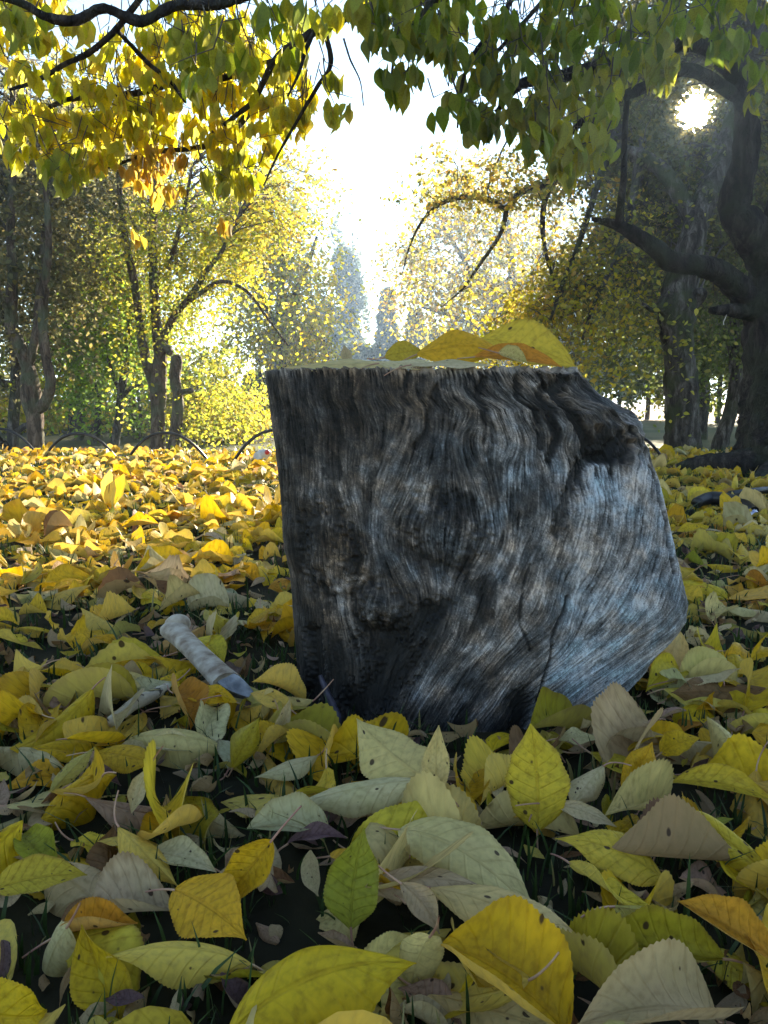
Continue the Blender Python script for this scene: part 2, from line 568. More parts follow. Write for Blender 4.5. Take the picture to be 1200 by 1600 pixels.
# height map of the growing leaf carpet
HX0, HX1, HY0, HY1, HR = -5.0, 5.0, -1.0, 7.0, 0.0125
HW, HH = int((HX1 - HX0) / HR), int((HY1 - HY0) / HR)
hy = HY0 + np.arange(HH) * HR
hx = HX0 + np.arange(HW) * HR
hmap = gz(hx[None, :], hy[:, None]) + 0.004 + 0.010 * value_noise((HH, HW), 9, rng)


def hs(x, y):
    j = np.clip(((x - HX0) / HR).astype(int), 0, HW - 1)
    i = np.clip(((y - HY0) / HR).astype(int), 0, HH - 1)
    return hmap[i, j]


def stamp(p, ax, ay, L, Wd, thick):
    """raise the map under a leaf lying at p with in-plane axes ax, ay (3-vectors)"""
    r = L * 0.5
    i0 = max(0, int((p[1] - r - HY0) / HR)); i1 = min(HH, int((p[1] + r - HY0) / HR) + 2)
    j0 = max(0, int((p[0] - r - HX0) / HR)); j1 = min(HW, int((p[0] + r - HX0) / HR) + 2)
    if i1 <= i0 or j1 <= j0: return
    dx = hx[j0:j1][None, :] - p[0]; dy = hy[i0:i1][:, None] - p[1]
    det = ax[0] * ay[1] - ax[1] * ay[0]
    if abs(det) < 0.15: return
    a = (dx * ay[1] - dy * ay[0]) / det
    b = (-dx * ax[1] + dy * ax[0]) / det
    inside = (a / (0.46 * L)) ** 2 + (b / (0.42 * Wd)) ** 2 < 1
    zz = p[2] + a * ax[2] + b * ay[2] + thick
    sub = hmap[i0:i1, j0:j1]
    hmap[i0:i1, j0:j1] = np.where(inside & (zz > sub), zz, sub)


# the stump's footprint, kept free of leaves
ST_Y = 0.965


def in_stump(x, y, m=0.0):
    return ((x - 0.075) / (0.205 + m)) ** 2 + ((y - ST_Y) / (0.165 + m)) ** 2 < 1


# dark hollows where grass shows between the leaves (ellipses on the ground)
gaps = []
for (px, py, rx, ry) in [(320, 1235, 95, 42), (960, 1385, 75, 40), (985, 1120, 75, 45), (215, 1520, 90, 32), (465, 1400, 45, 40),
                         (430, 1050, 45, 60), (300, 1590, 60, 20), (150, 1235, 45, 25), (600, 1150, 130, 22), (880, 1560, 35, 20)]:
    g0 = G(px, py); gx = G(px + rx, py)[0] - g0[0]; gy = abs(G(px, py - ry)[1] - g0[1])
    gaps.append((g0[0], g0[1], gx, gy))


def in_gap(x, y):
    for (a, b, c, d) in gaps:
        if ((x - a) / c) ** 2 + ((y - b) / d) ** 2 < 1: return True
    return False


leaves = []      # dicts


def add_leaf(p, axis, normal, L, Wd, kind, fold, curl, cup, twist, wave, label=None, hero=False):
    leaves.append(dict(p=np.array(p, float), axis=np.array(axis, float), normal=np.array(normal, float), L=L, W=Wd, kind=kind, fold=fold,
                       curl=curl, cup=cup, twist=twist, wave=wave, label=label, hero=hero))


kinds = ['yellow', 'golden', 'lemon', 'olive', 'green', 'pale', 'white', 'beige', 'pink', 'orange', 'brown', 'spotted', 'palespot', 'mauve']
kp_near = np.array([.28, .16, .15, .08, .02, .11, .03, .05, .035, .035, .025, .06, .03, .004]); kp_near /= kp_near.sum()
kp_far = np.array([.40, .12, .22, .06, .02, .09, .02, .04, .01, .02, .015, .01, .0, .0]); kp_far /= kp_far.sum()

# scatter positions: density per square metre falls off slowly with distance
cand = []
for _ in range(60000):
    y = rng.uniform(-0.6, 6.6)
    half = 1.1 + 0.56 * max(y, 0)
    x = rng.uniform(-half, half)
    cand.append((x, y, half))
cand = np.array(cand)
patch = value_noise((int(8 / 0.05), int(10 / 0.05)), 7, rng)
tot_in = 0
order = rng.permutation(len(cand))
grid_count = {}
for idx in order:
    x, y, half = cand[idx]
    if in_stump(x, y, 0.02): continue
    if in_gap(x, y) and rng.random() < 0.93: continue
    pv = patch[int((y + 1) / 0.05) % patch.shape[0], int((x + 5) / 0.05) % patch.shape[1]]
    dens = 340 if y < 1.2 else 360 if y < 3.5 else 300
    if y > 4.6: dens *= max(0.2, 1 - (y - 4.6) / 1.8)
    dens *= 0.30 + 1.25 * pv
    # accept so that local density matches
    key = (int(x / 0.2 + 50), int((y + 1) / 0.2))
    if grid_count.get(key, 0) >= dens * 0.04: continue
    grid_count[key] = grid_count.get(key, 0) + 1
    near = y < 1.35
    L = float(np.clip(rng.normal(0.083 if near else 0.084, 0.015), 0.05, 0.125))
    Wd = L * rng.uniform(0.42, 0.56)
    yaw = rng.uniform(0, 2 * math.pi)
    d2 = np.array([math.cos(yaw), math.sin(yaw)]); n2 = np.array([-d2[1], d2[0]])
    a = L * 0.34; b = Wd * 0.3
    h1 = hs(np.array([x + d2[0] * a, x - d2[0] * a, x + n2[0] * b, x - n2[0] * b, x]), np.array([y + d2[1] * a, y - d2[1] * a, y + n2[1] * b, y - n2[1] * b, y]))
    base = gz(x, y)
    sl1 = (h1[0] - h1[1]) / (2 * a) * 0.85 + rng.normal(0, 0.24)
    sl2 = (h1[2] - h1[3]) / (2 * b) * 0.85 + rng.normal(0, 0.32)
    if rng.random() < (0.03 if near else 0.012): sl2 += rng.choice([-1, 1]) * rng.uniform(0.6, 1.6)
    if near: sl1 += rng.normal(0, .14); sl2 += rng.normal(0, .24)
    sl1 = np.clip(sl1, -0.9, 0.9) * (1 if near else .75); sl2 = np.clip(sl2, -1.6, 1.6) * (1 if near else .7)
    ax = np.array([d2[0], d2[1], sl1]); ax /= np.linalg.norm(ax)
    ay = np.array([n2[0], n2[1], sl2]); ay -= ax * ay.dot(ax); ay /= np.linalg.norm(ay)
    nrm = np.cross(ax, ay)
    zc = 0.45 * h1.max() + 0.55 * h1.mean() + 0.004
    if 0.60 < y < 0.83 and -0.16 < x < 0.34: zc = min(zc, base + 0.022)
    zc = min(zc, base + (0.065 if near else 0.05) + 0.01 * rng.random())
    flip = rng.random() < (0.30 if near else 0.22)
    kind = rng.choice(kinds, p=kp_near if y < 1.6 else kp_far)
    fold = min(.75, abs(rng.normal(0.30, 0.26))); curl = rng.normal(-0.6, 1.25 if near else 0.8); cup = rng.normal(0.0, 1.6)
    if flip: nrm = -nrm
    add_leaf((x, y, zc), ax, nrm, L, Wd, kind, fold, curl if not flip else -curl * .6, cup, rng.normal(0, 0.7), abs(rng.normal(0.14, 0.12)))
    stamp((x, y, zc), ax, ay, L, Wd, 0.0035)
for _ in range(2600):                       # torn scraps and brown crumbs down in the grass
    y = 0.2 + 1.6 * rng.random() ** 1.2; x = rng.uniform(-1, 1) * (0.35 + 0.55 * y)
    if in_stump(x, y, 0.0): continue
    L = rng.uniform(0.010, 0.042); yaw = rng.uniform(0, 6.283)
    ax = np.array([math.cos(yaw), math.sin(yaw), rng.normal(0, .4)])
    add_leaf((x, y, gz(x, y) + rng.uniform(0.004, 0.022)), ax, np.array([rng.normal(0, .5), rng.normal(0, .5), rng.choice([-1., 1.])]), L, L * rng.uniform(.25, .7),
             rng.choice(['brown', 'mauve', 'brown', 'beige', 'olive', 'pink']), abs(rng.normal(.3, .4)), rng.normal(0, 1.5), 0., rng.normal(0, 1), .1)
rand_leaves = leaves
leaves = []

# leaves that the photograph shows one by one: base pixel + height, tip pixel + height, roll (deg), width ratio, kind, underside up?, fold, curl
HEROES = [
    (345, 1605, .030, 640, 1492, .045, 18, .60, 'yellow', 0, .15, -.35, 'large bright yellow leaf with a curled rim, lying flat beside a standing pale strip leaf'),
    (893, 1610, .030, 690, 1470, .045, -12, .66, 'yellow', 0, .10, -.55, 'broad bright yellow finely veined leaf beside the standing pale strip leaf'),
    (668, 1458, .055, 632, 1612, .040, 62, .34, 'pale', 1, .25, .45, 'narrow pale strip leaf wedged upright between two broad yellow leaves'),
    (1142, 1585, .030, 912, 1592, .045, 15, .52, 'beige', 1, -.22, -.75, 'beige domed leaf with a brown rim lying face down'),
    (672, 1385, .045, 935, 1492, .030, -25, .34, 'pale', 1, .25, -.35, 'long narrow pale leaf lying underside up, stretched in front of a speckled pink leaf'),
    (626, 1282, .048, 848, 1425, .024, -18, .46, 'pale', 1, -.15, -.55, 'large pale straw leaf, underside up, arched over the grass hollow'),
    (842, 1305, .012, 832, 1142, .100, 78, .62, 'lemon', 0, .14, .18, 'broad lemon yellow leaf standing upright before the stump'),
    (682, 1268, .025, 683, 1144, .100, 75, .36, 'pale', 1, .22, .25, 'slim pale leaf standing upright with its tip against the stump'),
    (1042, 1372, .020, 872, 1308, .040, 20, .52, 'lemon', 0, .12, -.45, 'lemon yellow leaf lying tilted beside the dark grass hollow'),
    (1202, 1372, .025, 1040, 1262, .055, 34, .48, 'spotted', 0, .55, -.30, 'folded golden leaf with dark spots along its midrib'),
    (1215, 1510, .030, 1062, 1418, .050, 30, .52, 'orange', 0, .40, -.35, 'orange leaf with a white curled rim'),
    (1135, 1515, .028, 935, 1478, .035, 28, .40, 'olive', 0, .30, -.30, 'olive yellow leaf lying in front of the dark hollow, lightly spotted'),
    (545, 1462, .018, 566, 1308, .080, 58, .60, 'green', 0, .12, .10, 'broad greenish leaf leaning up, a curved pink stalk across it'),
    (272, 1395, .040, 384, 1472, .035, 40, .66, 'golden', 0, .08, -.30, 'rounded golden leaf with a clear midrib, leaning on a pale long leaf'),
    (424, 1328, .060, 345, 1425, .025, 48, .58, 'golden', 0, .22, -.20, 'golden leaf leaning with one pale edge turned over'),
    (402, 1502, .028, 165, 1488, .040, -22, .30, 'lemon', 1, .20, -.60, 'long narrow lemon leaf arched under the rounded golden leaf'),
    (172, 1432, .015, 44, 1330, .030, -38, .46, 'beige', 1, .25, -2.0, 'beige leaf strongly arched like a bow, toothed rim up'),
    (-8, 1395, .035, 137, 1372, .030, 25, .50, 'spotted', 0, .10, -.40, 'yellow leaf with a row of black dots beside the arched beige leaf'),
    (92, 1468, .025, 212, 1452, .030, 20, .36, 'orange', 0, .25, -.50, 'small orange leaf lying under the arched beige leaf'),
    (98, 1462, .040, 62, 1565, .025, 35, .50, 'white', 1, .10, -.20, 'whitish spotted leaf hanging over the edge of the carpet'),
    (182, 1298, .050, 275, 1392, .025, -35, .52, 'lemon', 1, .55, -.40, 'folded lemon leaf with a red stalk'),
    (238, 1338, .030, 338, 1368, .025, 15, .48, 'white', 1, .15, -.30, 'whitish green leaf with small dark specks beside a folded lemon leaf'),
    (565, 1385, .040, 758, 1385, .040, 25, .36, 'pink', 1, .35, -.55, 'pinkish brown dried leaf peppered with dark spots'),
    (628, 1388, .050, 690, 1468, .030, 50, .50, 'pink', 1, .30, -.40, 'short pinkish leaf hanging below the speckled dried leaf'),
    (445, 1322, .025, 542, 1312, .030, 20, .45, 'mauve', 0, .60, -.60, 'shrivelled dark mauve leaf'),
    (972, 1248, .020, 1020, 1172, .070, 60, .72, 'golden', 0, .45, .10, 'heart-shaped golden leaf standing folded open'),
    (942, 1205, .045, 890, 1272, .020, 52, .50, 'palespot', 1, .05, -.10, 'pale leaf with one big black blotch'),
    (1048, 1222, .025, 1210, 1252, .028, 30, .34, 'spotted', 0, .30, -.40, 'long yellow leaf strip peppered with dark spots'),
    (868, 1262, .035, 965, 1298, .022, -25, .38, 'beige', 1, .40, -.40, 'beige rolled leaf beside the upright lemon leaf'),
    (672, 1236, .040, 552, 1132, .070, 30, .62, 'pale', 1, .10, -.20, 'broad pale straw leaf lying against the stump, tip raised'),
    (655, 1222, .050, 455, 1262, .030, -28, .34, 'white', 1, .25, -.30, 'long whitish leaf lying below the broad pale leaf at the stump'),
    (500, 1188, .025, 402, 1222, .022, -20, .42, 'white', 1, .20, -.30, 'whitish green leaf lying in the shade by the stump'),
    (515, 1300, .022, 388, 1298, .030, 25, .50, 'palespot', 1, -.10, -.45, 'pale straw leaf with a scatter of dark specks'),
    (195, 1150, .030, 358, 1168, .024, 28, .46, 'pale', 1, -.12, -.55, 'large pale straw leaf domed over a whitish one'),
    (222, 1172, .020, 312, 1178, .018, 20, .42, 'white', 1, .10, -.40, 'whitish leaf tucked under the large domed straw leaf'),
    (362, 1212, .012, 404, 1132, .070, 66, .58, 'olive', 0, .28, -.40, 'olive yellow leaf standing on edge near the stump'),
    (150, 1180, .030, 242, 1200, .024, 25, .56, 'golden', 0, .10, -.30, 'golden leaf with two black holes by a white scrap'),
    (78, 1248, .020, 150, 1172, .045, 40, .32, 'olive', 1, .30, -.50, 'narrow olive leaf leaning over a dark rotten one'),
    (232, 1210, .050, 205, 1280, .020, 45, .46, 'white', 1, .35, .20, 'small torn white leaf scrap standing in the grass'),
    (128, 1228, .015, 188, 1228, .020, 10, .60, 'mauve', 0, .50, -.80, 'rotten blackish mauve leaf in a hollow'),
    (1030, 1182, .018, 1092, 1158, .035, 32, .68, 'yellow', 0, -.15, -.50, 'rounded bright yellow leaf near the foot of the stump'),
    (1168, 1205, .020, 1102, 1118, .050, -40, .46, 'pale', 1, .35, -.70, 'pale leaf curled over beside the rounded yellow leaf'),
    (-12, 1168, .025, 98, 1198, .022, -18, .40, 'white', 1, .30, -.30, 'long whitish green leaf with a raised midrib'),
    (30, 1310, .03, 90, 1370, .02, 30, .5, 'green', 0, .2, -.4, 'greenish leaf half hidden behind the bow-shaped beige leaf'),
    (455, 1110, .035, 388, 1082, .040, 20, .40, 'golden', 1, .15, -.60, 'golden leaf arched over the grass beside the stump'),
    (372, 1098, .030, 280, 1090, .035, 22, .46, 'yellow', 0, .10, -.50, 'yellow leaf with toothed rim lying below the bone'),
    (430, 1170, .010, 455, 1100, .040, 60, .36, 'beige', 1, .45, .30, 'brownish beige leaf hanging below the golden arched leaf'),
    (130, 1085, .030, 240, 1062, .035, -20, .42, 'pale', 1, .2, -.4, 'pale leaf, underside up, above the speckled stick'),
    (1062, 1045, .030, 1010, 1080, .02, 45, .55, 'lemon', 0, .2, -.4, 'lemon leaf tucked under the overhanging edge of the stump'),
    (870, 1160, .020, 938, 1162, .022, 15, .55, 'white', 1, .1, -.2, 'flat whitish leaf under the right foot of the stump'),
    (300, 875, .03, 212, 890, .03, 18, .5, 'yellow', 0, -.1, -.6, None),
    (150, 905, .03, 60, 925, .03, 20, .5, 'yellow', 0, -.1, -.6, None),
    (1005, 1365, .012, 900, 1360, .012, 10, .5, 'olive', 0, .1, -.2, None),
]
for (bx, by, hb, tx, ty, ht, roll, wr, kind, under, fold, curl, lab) in HEROES:
    B = G(bx, by, hb); T_ = G(tx, ty, ht)
    ax = T_ - B
    if abs(roll) > 55 or abs(ty - by) > 90 and abs(tx - bx) < 60:    # leaves that stand: keep the tip above the base, leaning slightly back
        Yb = B[1] + 0.015
        T_ = W(tx, ty, Yb)
        ax = T_ - B
    L = np.linalg.norm(ax)
    c = (B + T_) / 2
    if L > 0.135:
        ax = ax * 0.135 / L; L = 0.135
    ax = ax / np.linalg.norm(ax)
    view = CAM - c; view /= np.linalg.norm(view)
    up = np.array([0, 0, 1.0])
    # leaf normal: up, rolled towards the viewer's side of the axis
    n0 = up - ax * up.dot(ax)
    if np.linalg.norm(n0) < 0.35: n0 = view - ax * view.dot(ax)
    n0 /= np.linalg.norm(n0)
    nv = view - ax * view.dot(ax); nv /= np.linalg.norm(nv)
    k = min(1.0, abs(roll) / 60.0)
    nn = n0 * (1 - k) + nv * k; nn /= np.linalg.norm(nn)
    if under: nn = -nn
    curl = curl * 1.7 if abs(curl) < 1 else curl; fold = fold * 1.3
    cc = curl if not under else -curl
    c = c + np.array([0, 0, 0.006])
    add_leaf(c, ax, nn, L * 1.03, L * wr, kind, fold, cc, rng.normal(0, 0.4), rng.normal(0, 0.25), abs(rng.normal(0.07, 0.06)), lab, True)
heroes = leaves


# drop scattered leaves that would hide or pierce the leaves placed above
hp = np.array([h['p'] for h in heroes])
hl = np.array([h['L'] for h in heroes])


def in_front_of_hero(l):
    d = np.linalg.norm(hp[:, :2] - l['p'][:2], axis=1)
    return bool((d < hl * 0.33).any())


for l in rand_leaves:
    l['drop'] = False
    if l['p'][1] < 1.15 and in_front_of_hero(l):
        if rng.random() < 0.45:
            l['drop'] = True
        else:
            l['p'][2] = min(l['p'][2], gz(l['p'][0], l['p'][1]) + 0.012)
            l['curl'] *= 0.3; l['fold'] *= 0.4
rand_leaves = [l for l in rand_leaves if not l['drop']]


def visible_size(l):
    d = l['p'] - CAM
    f = d.dot(np.array([0, cp, -sp]))
    if f < 0.2: return -1
    u = d[0] / f; v = d.dot(np.array([0, sp, cp])) / f
    if abs(u) > 0.52 or abs(v) > 0.69: return -1
    # hidden behind the stump
    if l['p'][1] > 1.0:
        px = 600 + 1200 * u
        if 440 < px < 1020 and 800 - 1200 * v < 1150: return -1
    return l['L'] / f


sizes = np.array([visible_size(l) if l['L'] > .046 else -1 for l in rand_leaves])
orderl = np.argsort(-sizes)
n_single = 300 - len(heroes) - 9
single_ids = [i for i in orderl[:n_single] if sizes[i] > 0]
singles = heroes + [rand_leaves[i] for i in single_ids]
sset = set(single_ids)
rest = [l for i, l in enumerate(rand_leaves) if i not in sset]


def leaf_colors(kind, n):
    c, s = PAL[kind]
    c = np.array(c) * rng.uniform(0.82, 1.12) * rng.uniform(0.94, 1.06, 3)
    a = np.empty((n, 4)); a[:, :3] = c; a[:, 3] = np.clip(s * rng.uniform(0.5, 1.4) + (0.35 if rng.random() < .3 else 0.08), 0, 1)
    return a


LEAF_GROUP = 'fallen leaves on the lawn'


def build_single_leaf(l, name='fallen_leaf', cat='leaf', group=LEAF_GROUP):
    big = l['hero'] or l['p'][1] < 0.95
    ROLL[0] = 0.25 if l['p'][2] > 0.3 else 0.7 if big else 0.45
    nu, nvv = (60, 10) if big else (22, 8)
    V, uv = leaf_batch(1, nu, nvv, [l['L']], [l['W']], [l['fold']], [l['curl']], [l['cup']], [l['twist']], [l['wave']], [rng.uniform(0, 6)], 0.036 if big else 0.05)
    R = frames(l['axis'][None], l['normal'][None])[0]
    V = V[0] @ R.T
    n = len(V)
    luv = np.concatenate([uv[0], np.full((n, 1), rng.random())], 1)
    F = grid_faces(nu, nvv)
    me = make_mesh(name, V, F, M_leaf, {'Col': leaf_colors(l['kind'], n), 'luv': luv})
    o = link(name, me, None, l['p'])
    # stalk
    i0 = nvv // 2
    b0 = V[i0]; b1 = V[i0 + (nvv + 1) * 3]
    t0 = b0 - b1; t0 /= np.linalg.norm(t0) + 1e-9
    sl_ = rng.uniform(0.018, 0.032)
    side = np.cross(t0, [0, 0, 1.0]) * rng.normal(0, 0.6) + np.array([0, 0, 1.0]) * rng.uniform(-0.6, 0.55)
    k = np.linspace(0, 1, 6)[:, None]
    P = b0 - t0 * 0.002 + t0 * sl_ * k + side * sl_ * k * k * 0.6
    wz = P[:, 2] + l['p'][2]
    P[:, 2] += np.maximum(0, gz(l['p'][0], l['p'][1]) + 0.004 - wz)
    Vt, Ft = tube_batch(P[None], np.linspace(0.0009, 0.0006, 6)[None], 5)
    link('stalk', make_mesh('stalk', Vt, Ft, M_stalk), o)
    lab = l['label']
    if not lab:
        lab = auto_label(l)
    set_props(o, lab, cat, group)
    return o


def short(lab):
    w = lab.split(',')[0].split(' ')
    for cut in ('with', 'lying', 'standing', 'beside', 'before', 'wedged', 'stretched', 'leaning', 'peppered', 'hanging', 'strongly', 'tucked', 'domed', 'arched', 'half', 'in', 'near', 'curled', 'under', 'under'):
        if cut in w[2:]:
            w = w[:w.index(cut, 2)]
    return ' '.join(w[:5])


def auto_label(l):
    x, y, z = l['p']
    w = WORD[l['kind']]
    up = l['normal'][2]
    if abs(up) < 0.55: pose = 'on its edge'
    elif up < 0: pose = 'underside up'
    elif abs(l['curl']) > 0.9: pose = 'curled up'
    elif l['fold'] > 0.4: pose = 'folded'
    else: pose = 'lying flat'
    sz = 'large ' if l['L'] > 0.102 else 'small ' if l['L'] < 0.075 else ''
    lab_h = [h for h in heroes if h['label']]
    d = [np.hypot(*(h['p'][:2] - l['p'][:2])) for h in lab_h]
    k = int(np.argmin(d))
    if math.hypot(x + 0.28, y - 1.12) < 0.16: where = 'near the bone'
    elif d[k] < 0.13: where = 'beside the ' + short(lab_h[k]['label'])
    elif abs(x - 0.07) < 0.34 and abs(y - ST_Y) < 0.30: where = 'close to the foot of the stump'
    elif y < 0.8: where = 'in the shaded litter before the stump'
    elif y < 1.3: where = 'in the litter beside the stump'
    else: where = 'on the lawn behind the stump'
    return f"{sz}{w} leaf {pose}, {where}"


for l in singles:
    if not l['label']: l['label'] = auto_label(l)
sp_all = np.array([l['p'] for l in singles])
count = {}
for l in singles: count[l['label']] = count.get(l['label'], 0) + 1
for l in singles:
    if count[l['label']] > 1:                       # tell look-alikes apart by their neighbour
        d = np.linalg.norm(sp_all - l['p'], axis=1); d[d < 1e-6] = 9
        for j in np.argsort(d)[:3]:
            o_ = singles[int(j)]
            if o_['kind'] != l['kind']:
                t_ = l['label'] + ', touching a ' + WORD[o_['kind']] + ' one'
                if len(t_.split()) <= 16: l['label'] = t_
                break
for l in singles:
    build_single_leaf(l)

# the rest of the carpet, joined, in three levels of detail
ROLL[0] = 0.4
Vs, Fs, Cs, Us, off = [], [], [], [], 0
for (y0, y1, nu, nvv) in ((-9, 1.6, 12, 6), (1.6, 3.0, 8, 4), (3.0, 20, 6, 2)):
    part = [l for l in rest if y0 <= l['p'][1] < y1]
    if not part: continue
    n = len(part)
    g = lambda k: np.array([l[k] for l in part])
    V, uv = leaf_batch(n, nu, nvv, g('L'), g('W'), g('fold'), g('curl'), g('cup'), g('twist'), g('wave'), rng.uniform(0, 6, n))
    R = frames(g('axis'), g('normal'))
    V = np.einsum('nij,nkj->nki', R, V) + g('p')[:, None, :]
    K = V.shape[1]
    c = np.stack([leaf_colors(l['kind'], 1)[0] for l in part])
    Cs.append(np.repeat(c, K, 0)); Us.append(np.concatenate([uv.reshape(-1, 2), np.repeat(rng.random(n), K)[:, None]], 1))
    f = grid_faces(nu, nvv)
    Fs.append((f[None] + (off + np.arange(n) * K)[:, None, None]).reshape(-1, 4))
    Vs.append(V.reshape(-1, 3)); off += n * K
o = link('leaf_litter', make_mesh('leaf_litter', np.vstack(Vs), Fs, M_leaf, {'Col': np.vstack(Cs), 'luv': np.vstack(Us)}))
set_props(o, 'carpet of yellow autumn leaves covering the lawn', 'leaf litter', kind='stuff')
print('single leaves', len(singles), 'litter leaves', len(rest))

# ------------------------------------------------------------------ grass
def grass(n_tufts, xr, yr, hmin, hmax, name, label, blades=9, thin=0.0011):
    P, C = [], []
    tx = rng.uniform(xr[0], xr[1], n_tufts); ty = yr[0] + (yr[1] - yr[0]) * rng.random(n_tufts) ** 1.3
    keep = ~in_stump(tx, ty, -0.02) & (np.abs(tx) < 1.0 + 0.56 * np.maximum(ty, 0))
    tx, ty = tx[keep], ty[keep]
    n = len(tx) * blades
    bx = np.repeat(tx, blades) + rng.normal(0, 0.018, n); by = np.repeat(ty, blades) + rng.normal(0, 0.018, n)
    h = rng.uniform(hmin, hmax, n) * (1 + 0.5 * (rng.random(n) < 0.06))
    yaw = rng.uniform(0, 6.283, n); lean = np.abs(rng.normal(0.35, 0.35, n))
    k = np.linspace(0, 1, 4)
    px = bx[:, None] + np.cos(yaw)[:, None] * h[:, None] * lean[:, None] * k[None] ** 1.8
    py = by[:, None] + np.sin(yaw)[:, None] * h[:, None] * lean[:, None] * k[None] ** 1.8
    pz = gz(bx, by)[:, None] - 0.003 + h[:, None] * (k[None] - 0.25 * lean[:, None] * k[None] ** 2)
    c = np.stack([px, py, pz], -1)
    w = thin * rng.uniform(0.7, 1.5, n)[:, None] * np.array([1, 0.95, 0.7, 0.08])[None] * (1 + 0.35 * np.maximum(by, 0))[:, None]
    wy = yaw + math.pi / 2 + rng.normal(0, 0.4, n)
    side = np.stack([np.cos(wy), np.sin(wy), np.zeros(n)], -1)
    V = np.stack([c - side[:, None] * w[..., None], c + side[:, None] * w[..., None]], 2).reshape(n, 8, 3)
    f = np.array([[0, 1, 3, 2], [2, 3, 5, 4], [4, 5, 7, 6]])
    F = (f[None] + (np.arange(n) * 8)[:, None, None]).reshape(-1, 4)
    cc = np.array([0.038, 0.072, 0.020]) * rng.uniform(0.6, 1.35, (n, 1)) * rng.uniform(0.9, 1.1, (n, 3))
    dry = rng.random(n) < 0.06
    cc[dry] = np.array([0.30, 0.26, 0.10]) * rng.uniform(0.7, 1.1, (dry.sum(), 1))
    cc = np.concatenate([cc, np.zeros((n, 1))], 1)
    o = link(name, make_mesh(name, V.reshape(-1, 3), F, M_grass, {'Col': np.repeat(cc, 8, 0)}))
    set_props(o, label, 'grass', kind='stuff')


grass(900, (-1.3, 1.3), (0.25, 1.5), 0.012, 0.036, 'grass_tufts', 'dark grass tufts in the gaps of the shaded leaf litter', 9)
grass(12500, (-4.2, 4.2), (0.15, 6.2), 0.015, 0.046, 'lawn_grass', 'short dark green lawn grass between the fallen leaves', 8)

# ------------------------------------------------------------------ stump
H_T, W_F, W_B = 900, 960, 420          # texture rows, front columns, back columns
W_T = W_F + W_B
rs = np.random.default_rng(21)


def sil(py):
    yl = [560, 578, 650, 720, 850, 950, 1060, 1120, 1175]
    xl = [414, 415, 422, 431, 444, 455, 462, 466, 470]
    yr = [560, 575, 590, 605, 622, 640, 665, 700, 760, 830, 900, 955, 985, 1005, 1040, 1080, 1110, 1130, 1150, 1175]
    xr = [905, 908, 918, 926, 946, 985, 1000, 1010, 1026, 1042, 1058, 1071, 1068, 1056, 1024, 988, 958, 945, 940, 934]
    return np.interp(py, yl, xl), np.interp(py, yr, xr)


PY_TOP, PY_BOT = 575.0, 1175.0
ab_y = lambda py: (py - PY_TOP) / (PY_BOT - PY_TOP)


def ab(px, py):
    l, r = sil(py)
    return (px - l) / (r - l), ab_y(py)


# orientation of the grain (degrees from straight down; positive leans like "/") at points of the front face
flow_pts = [(430, 600, -3), (440, 800, -3), (460, 1000, -2), (520, 620, 4), (510, 800, 2), (500, 1000, 5), (600, 620, 18), (600, 700, 24), (690, 600, 22),
            (690, 680, 20), (760, 620, 4), (830, 600, -10), (860, 620, -12), (900, 600, -25), (950, 640, -30), (780, 720, 14), (820, 700, -8), (850, 780, 12), (880, 740, 20),
            (620, 800, 14), (600, 900, 10), (560, 960, -14), (560, 1040, -16), (640, 1050, 14), (700, 950, 18), (720, 1080, 20), (800, 900, 28), (780, 1000, 26), (860, 840, 24),
            (900, 900, 36), (880, 1050, 34), (960, 800, 18), (980, 900, 38), (1000, 980, 48), (950, 1040, 46), (930, 1110, 36), (1020, 900, 32), (980, 740, 10), (820, 1100, 20), (540, 1120, -4), (480, 1130, 0)]
aa, bb = np.meshgrid(np.linspace(0, 1, W_F), np.linspace(0, 1, H_T))
asp = 1.0


def idw(pts, vals, p=2.6):
    num = 0; den = 0
    for (a, b), v in zip(pts, vals):
        d = ((aa - a) ** 2 + (bb - b) ** 2 + 2e-4) ** (-p / 2)
        num = num + d * v; den = den + d
    return num / den


fp = [ab(x, y) for (x, y, _) in flow_pts]
ang = idw(fp, [math.radians(v) for (_, _, v) in flow_pts])
ang += (value_noise((H_T, W_F), 26, rs) - .5) * 0.16 + (value_noise((H_T, W_F), 60, rs) - .5) * 0.26 + (value_noise((H_T, W_F), 6, rs) - .5) * 0.20
vx = -np.sin(ang); vy = np.cos(ang)
# wavy grain below the top right rim
wavem = np.exp(-(((aa - 0.76) / 0.16) ** 2 + ((bb - 0.12) / 0.15) ** 2))
vx += wavem * 0.5 * np.sin(bb * 62 + aa * 16)
knots = [(690, 830, .085, .085), (525, 870, .065, .11), (600, 950, .06, .06), (925, 690, .07, .07), (600, 640, .03, .035), (745, 690, .04, .05), (830, 1030, .04, .06)]
ka = []
for (x, y, ra, rb) in knots:
    a, b = ab(x, y); ka.append((a, b, ra, rb))
    dx = (aa - a) / ra; dy = (bb - b) / rb
    e = np.exp(-(dx * dx + dy * dy) / 2.2)
    vx += -0.85 * dx * dy * e
vx *= np.clip(0.25 + (aa - .06) / .2, 0.25, 1)
nn = np.sqrt(vx * vx + vy * vy); vx /= nn; vy /= nn
# back half: plain, slightly wavy grain
angb = (value_noise((H_T, W_B), 40, rs) - .5) * 0.5
VX = np.concatenate([vx, -np.sin(angb)], 1).astype(np.float32); VY = np.concatenate([vy, np.cos(angb)], 1).astype(np.float32)
# aspect of a texel: horizontally 0.42 m / 700, vertically 0.40 m / 640 -> about equal


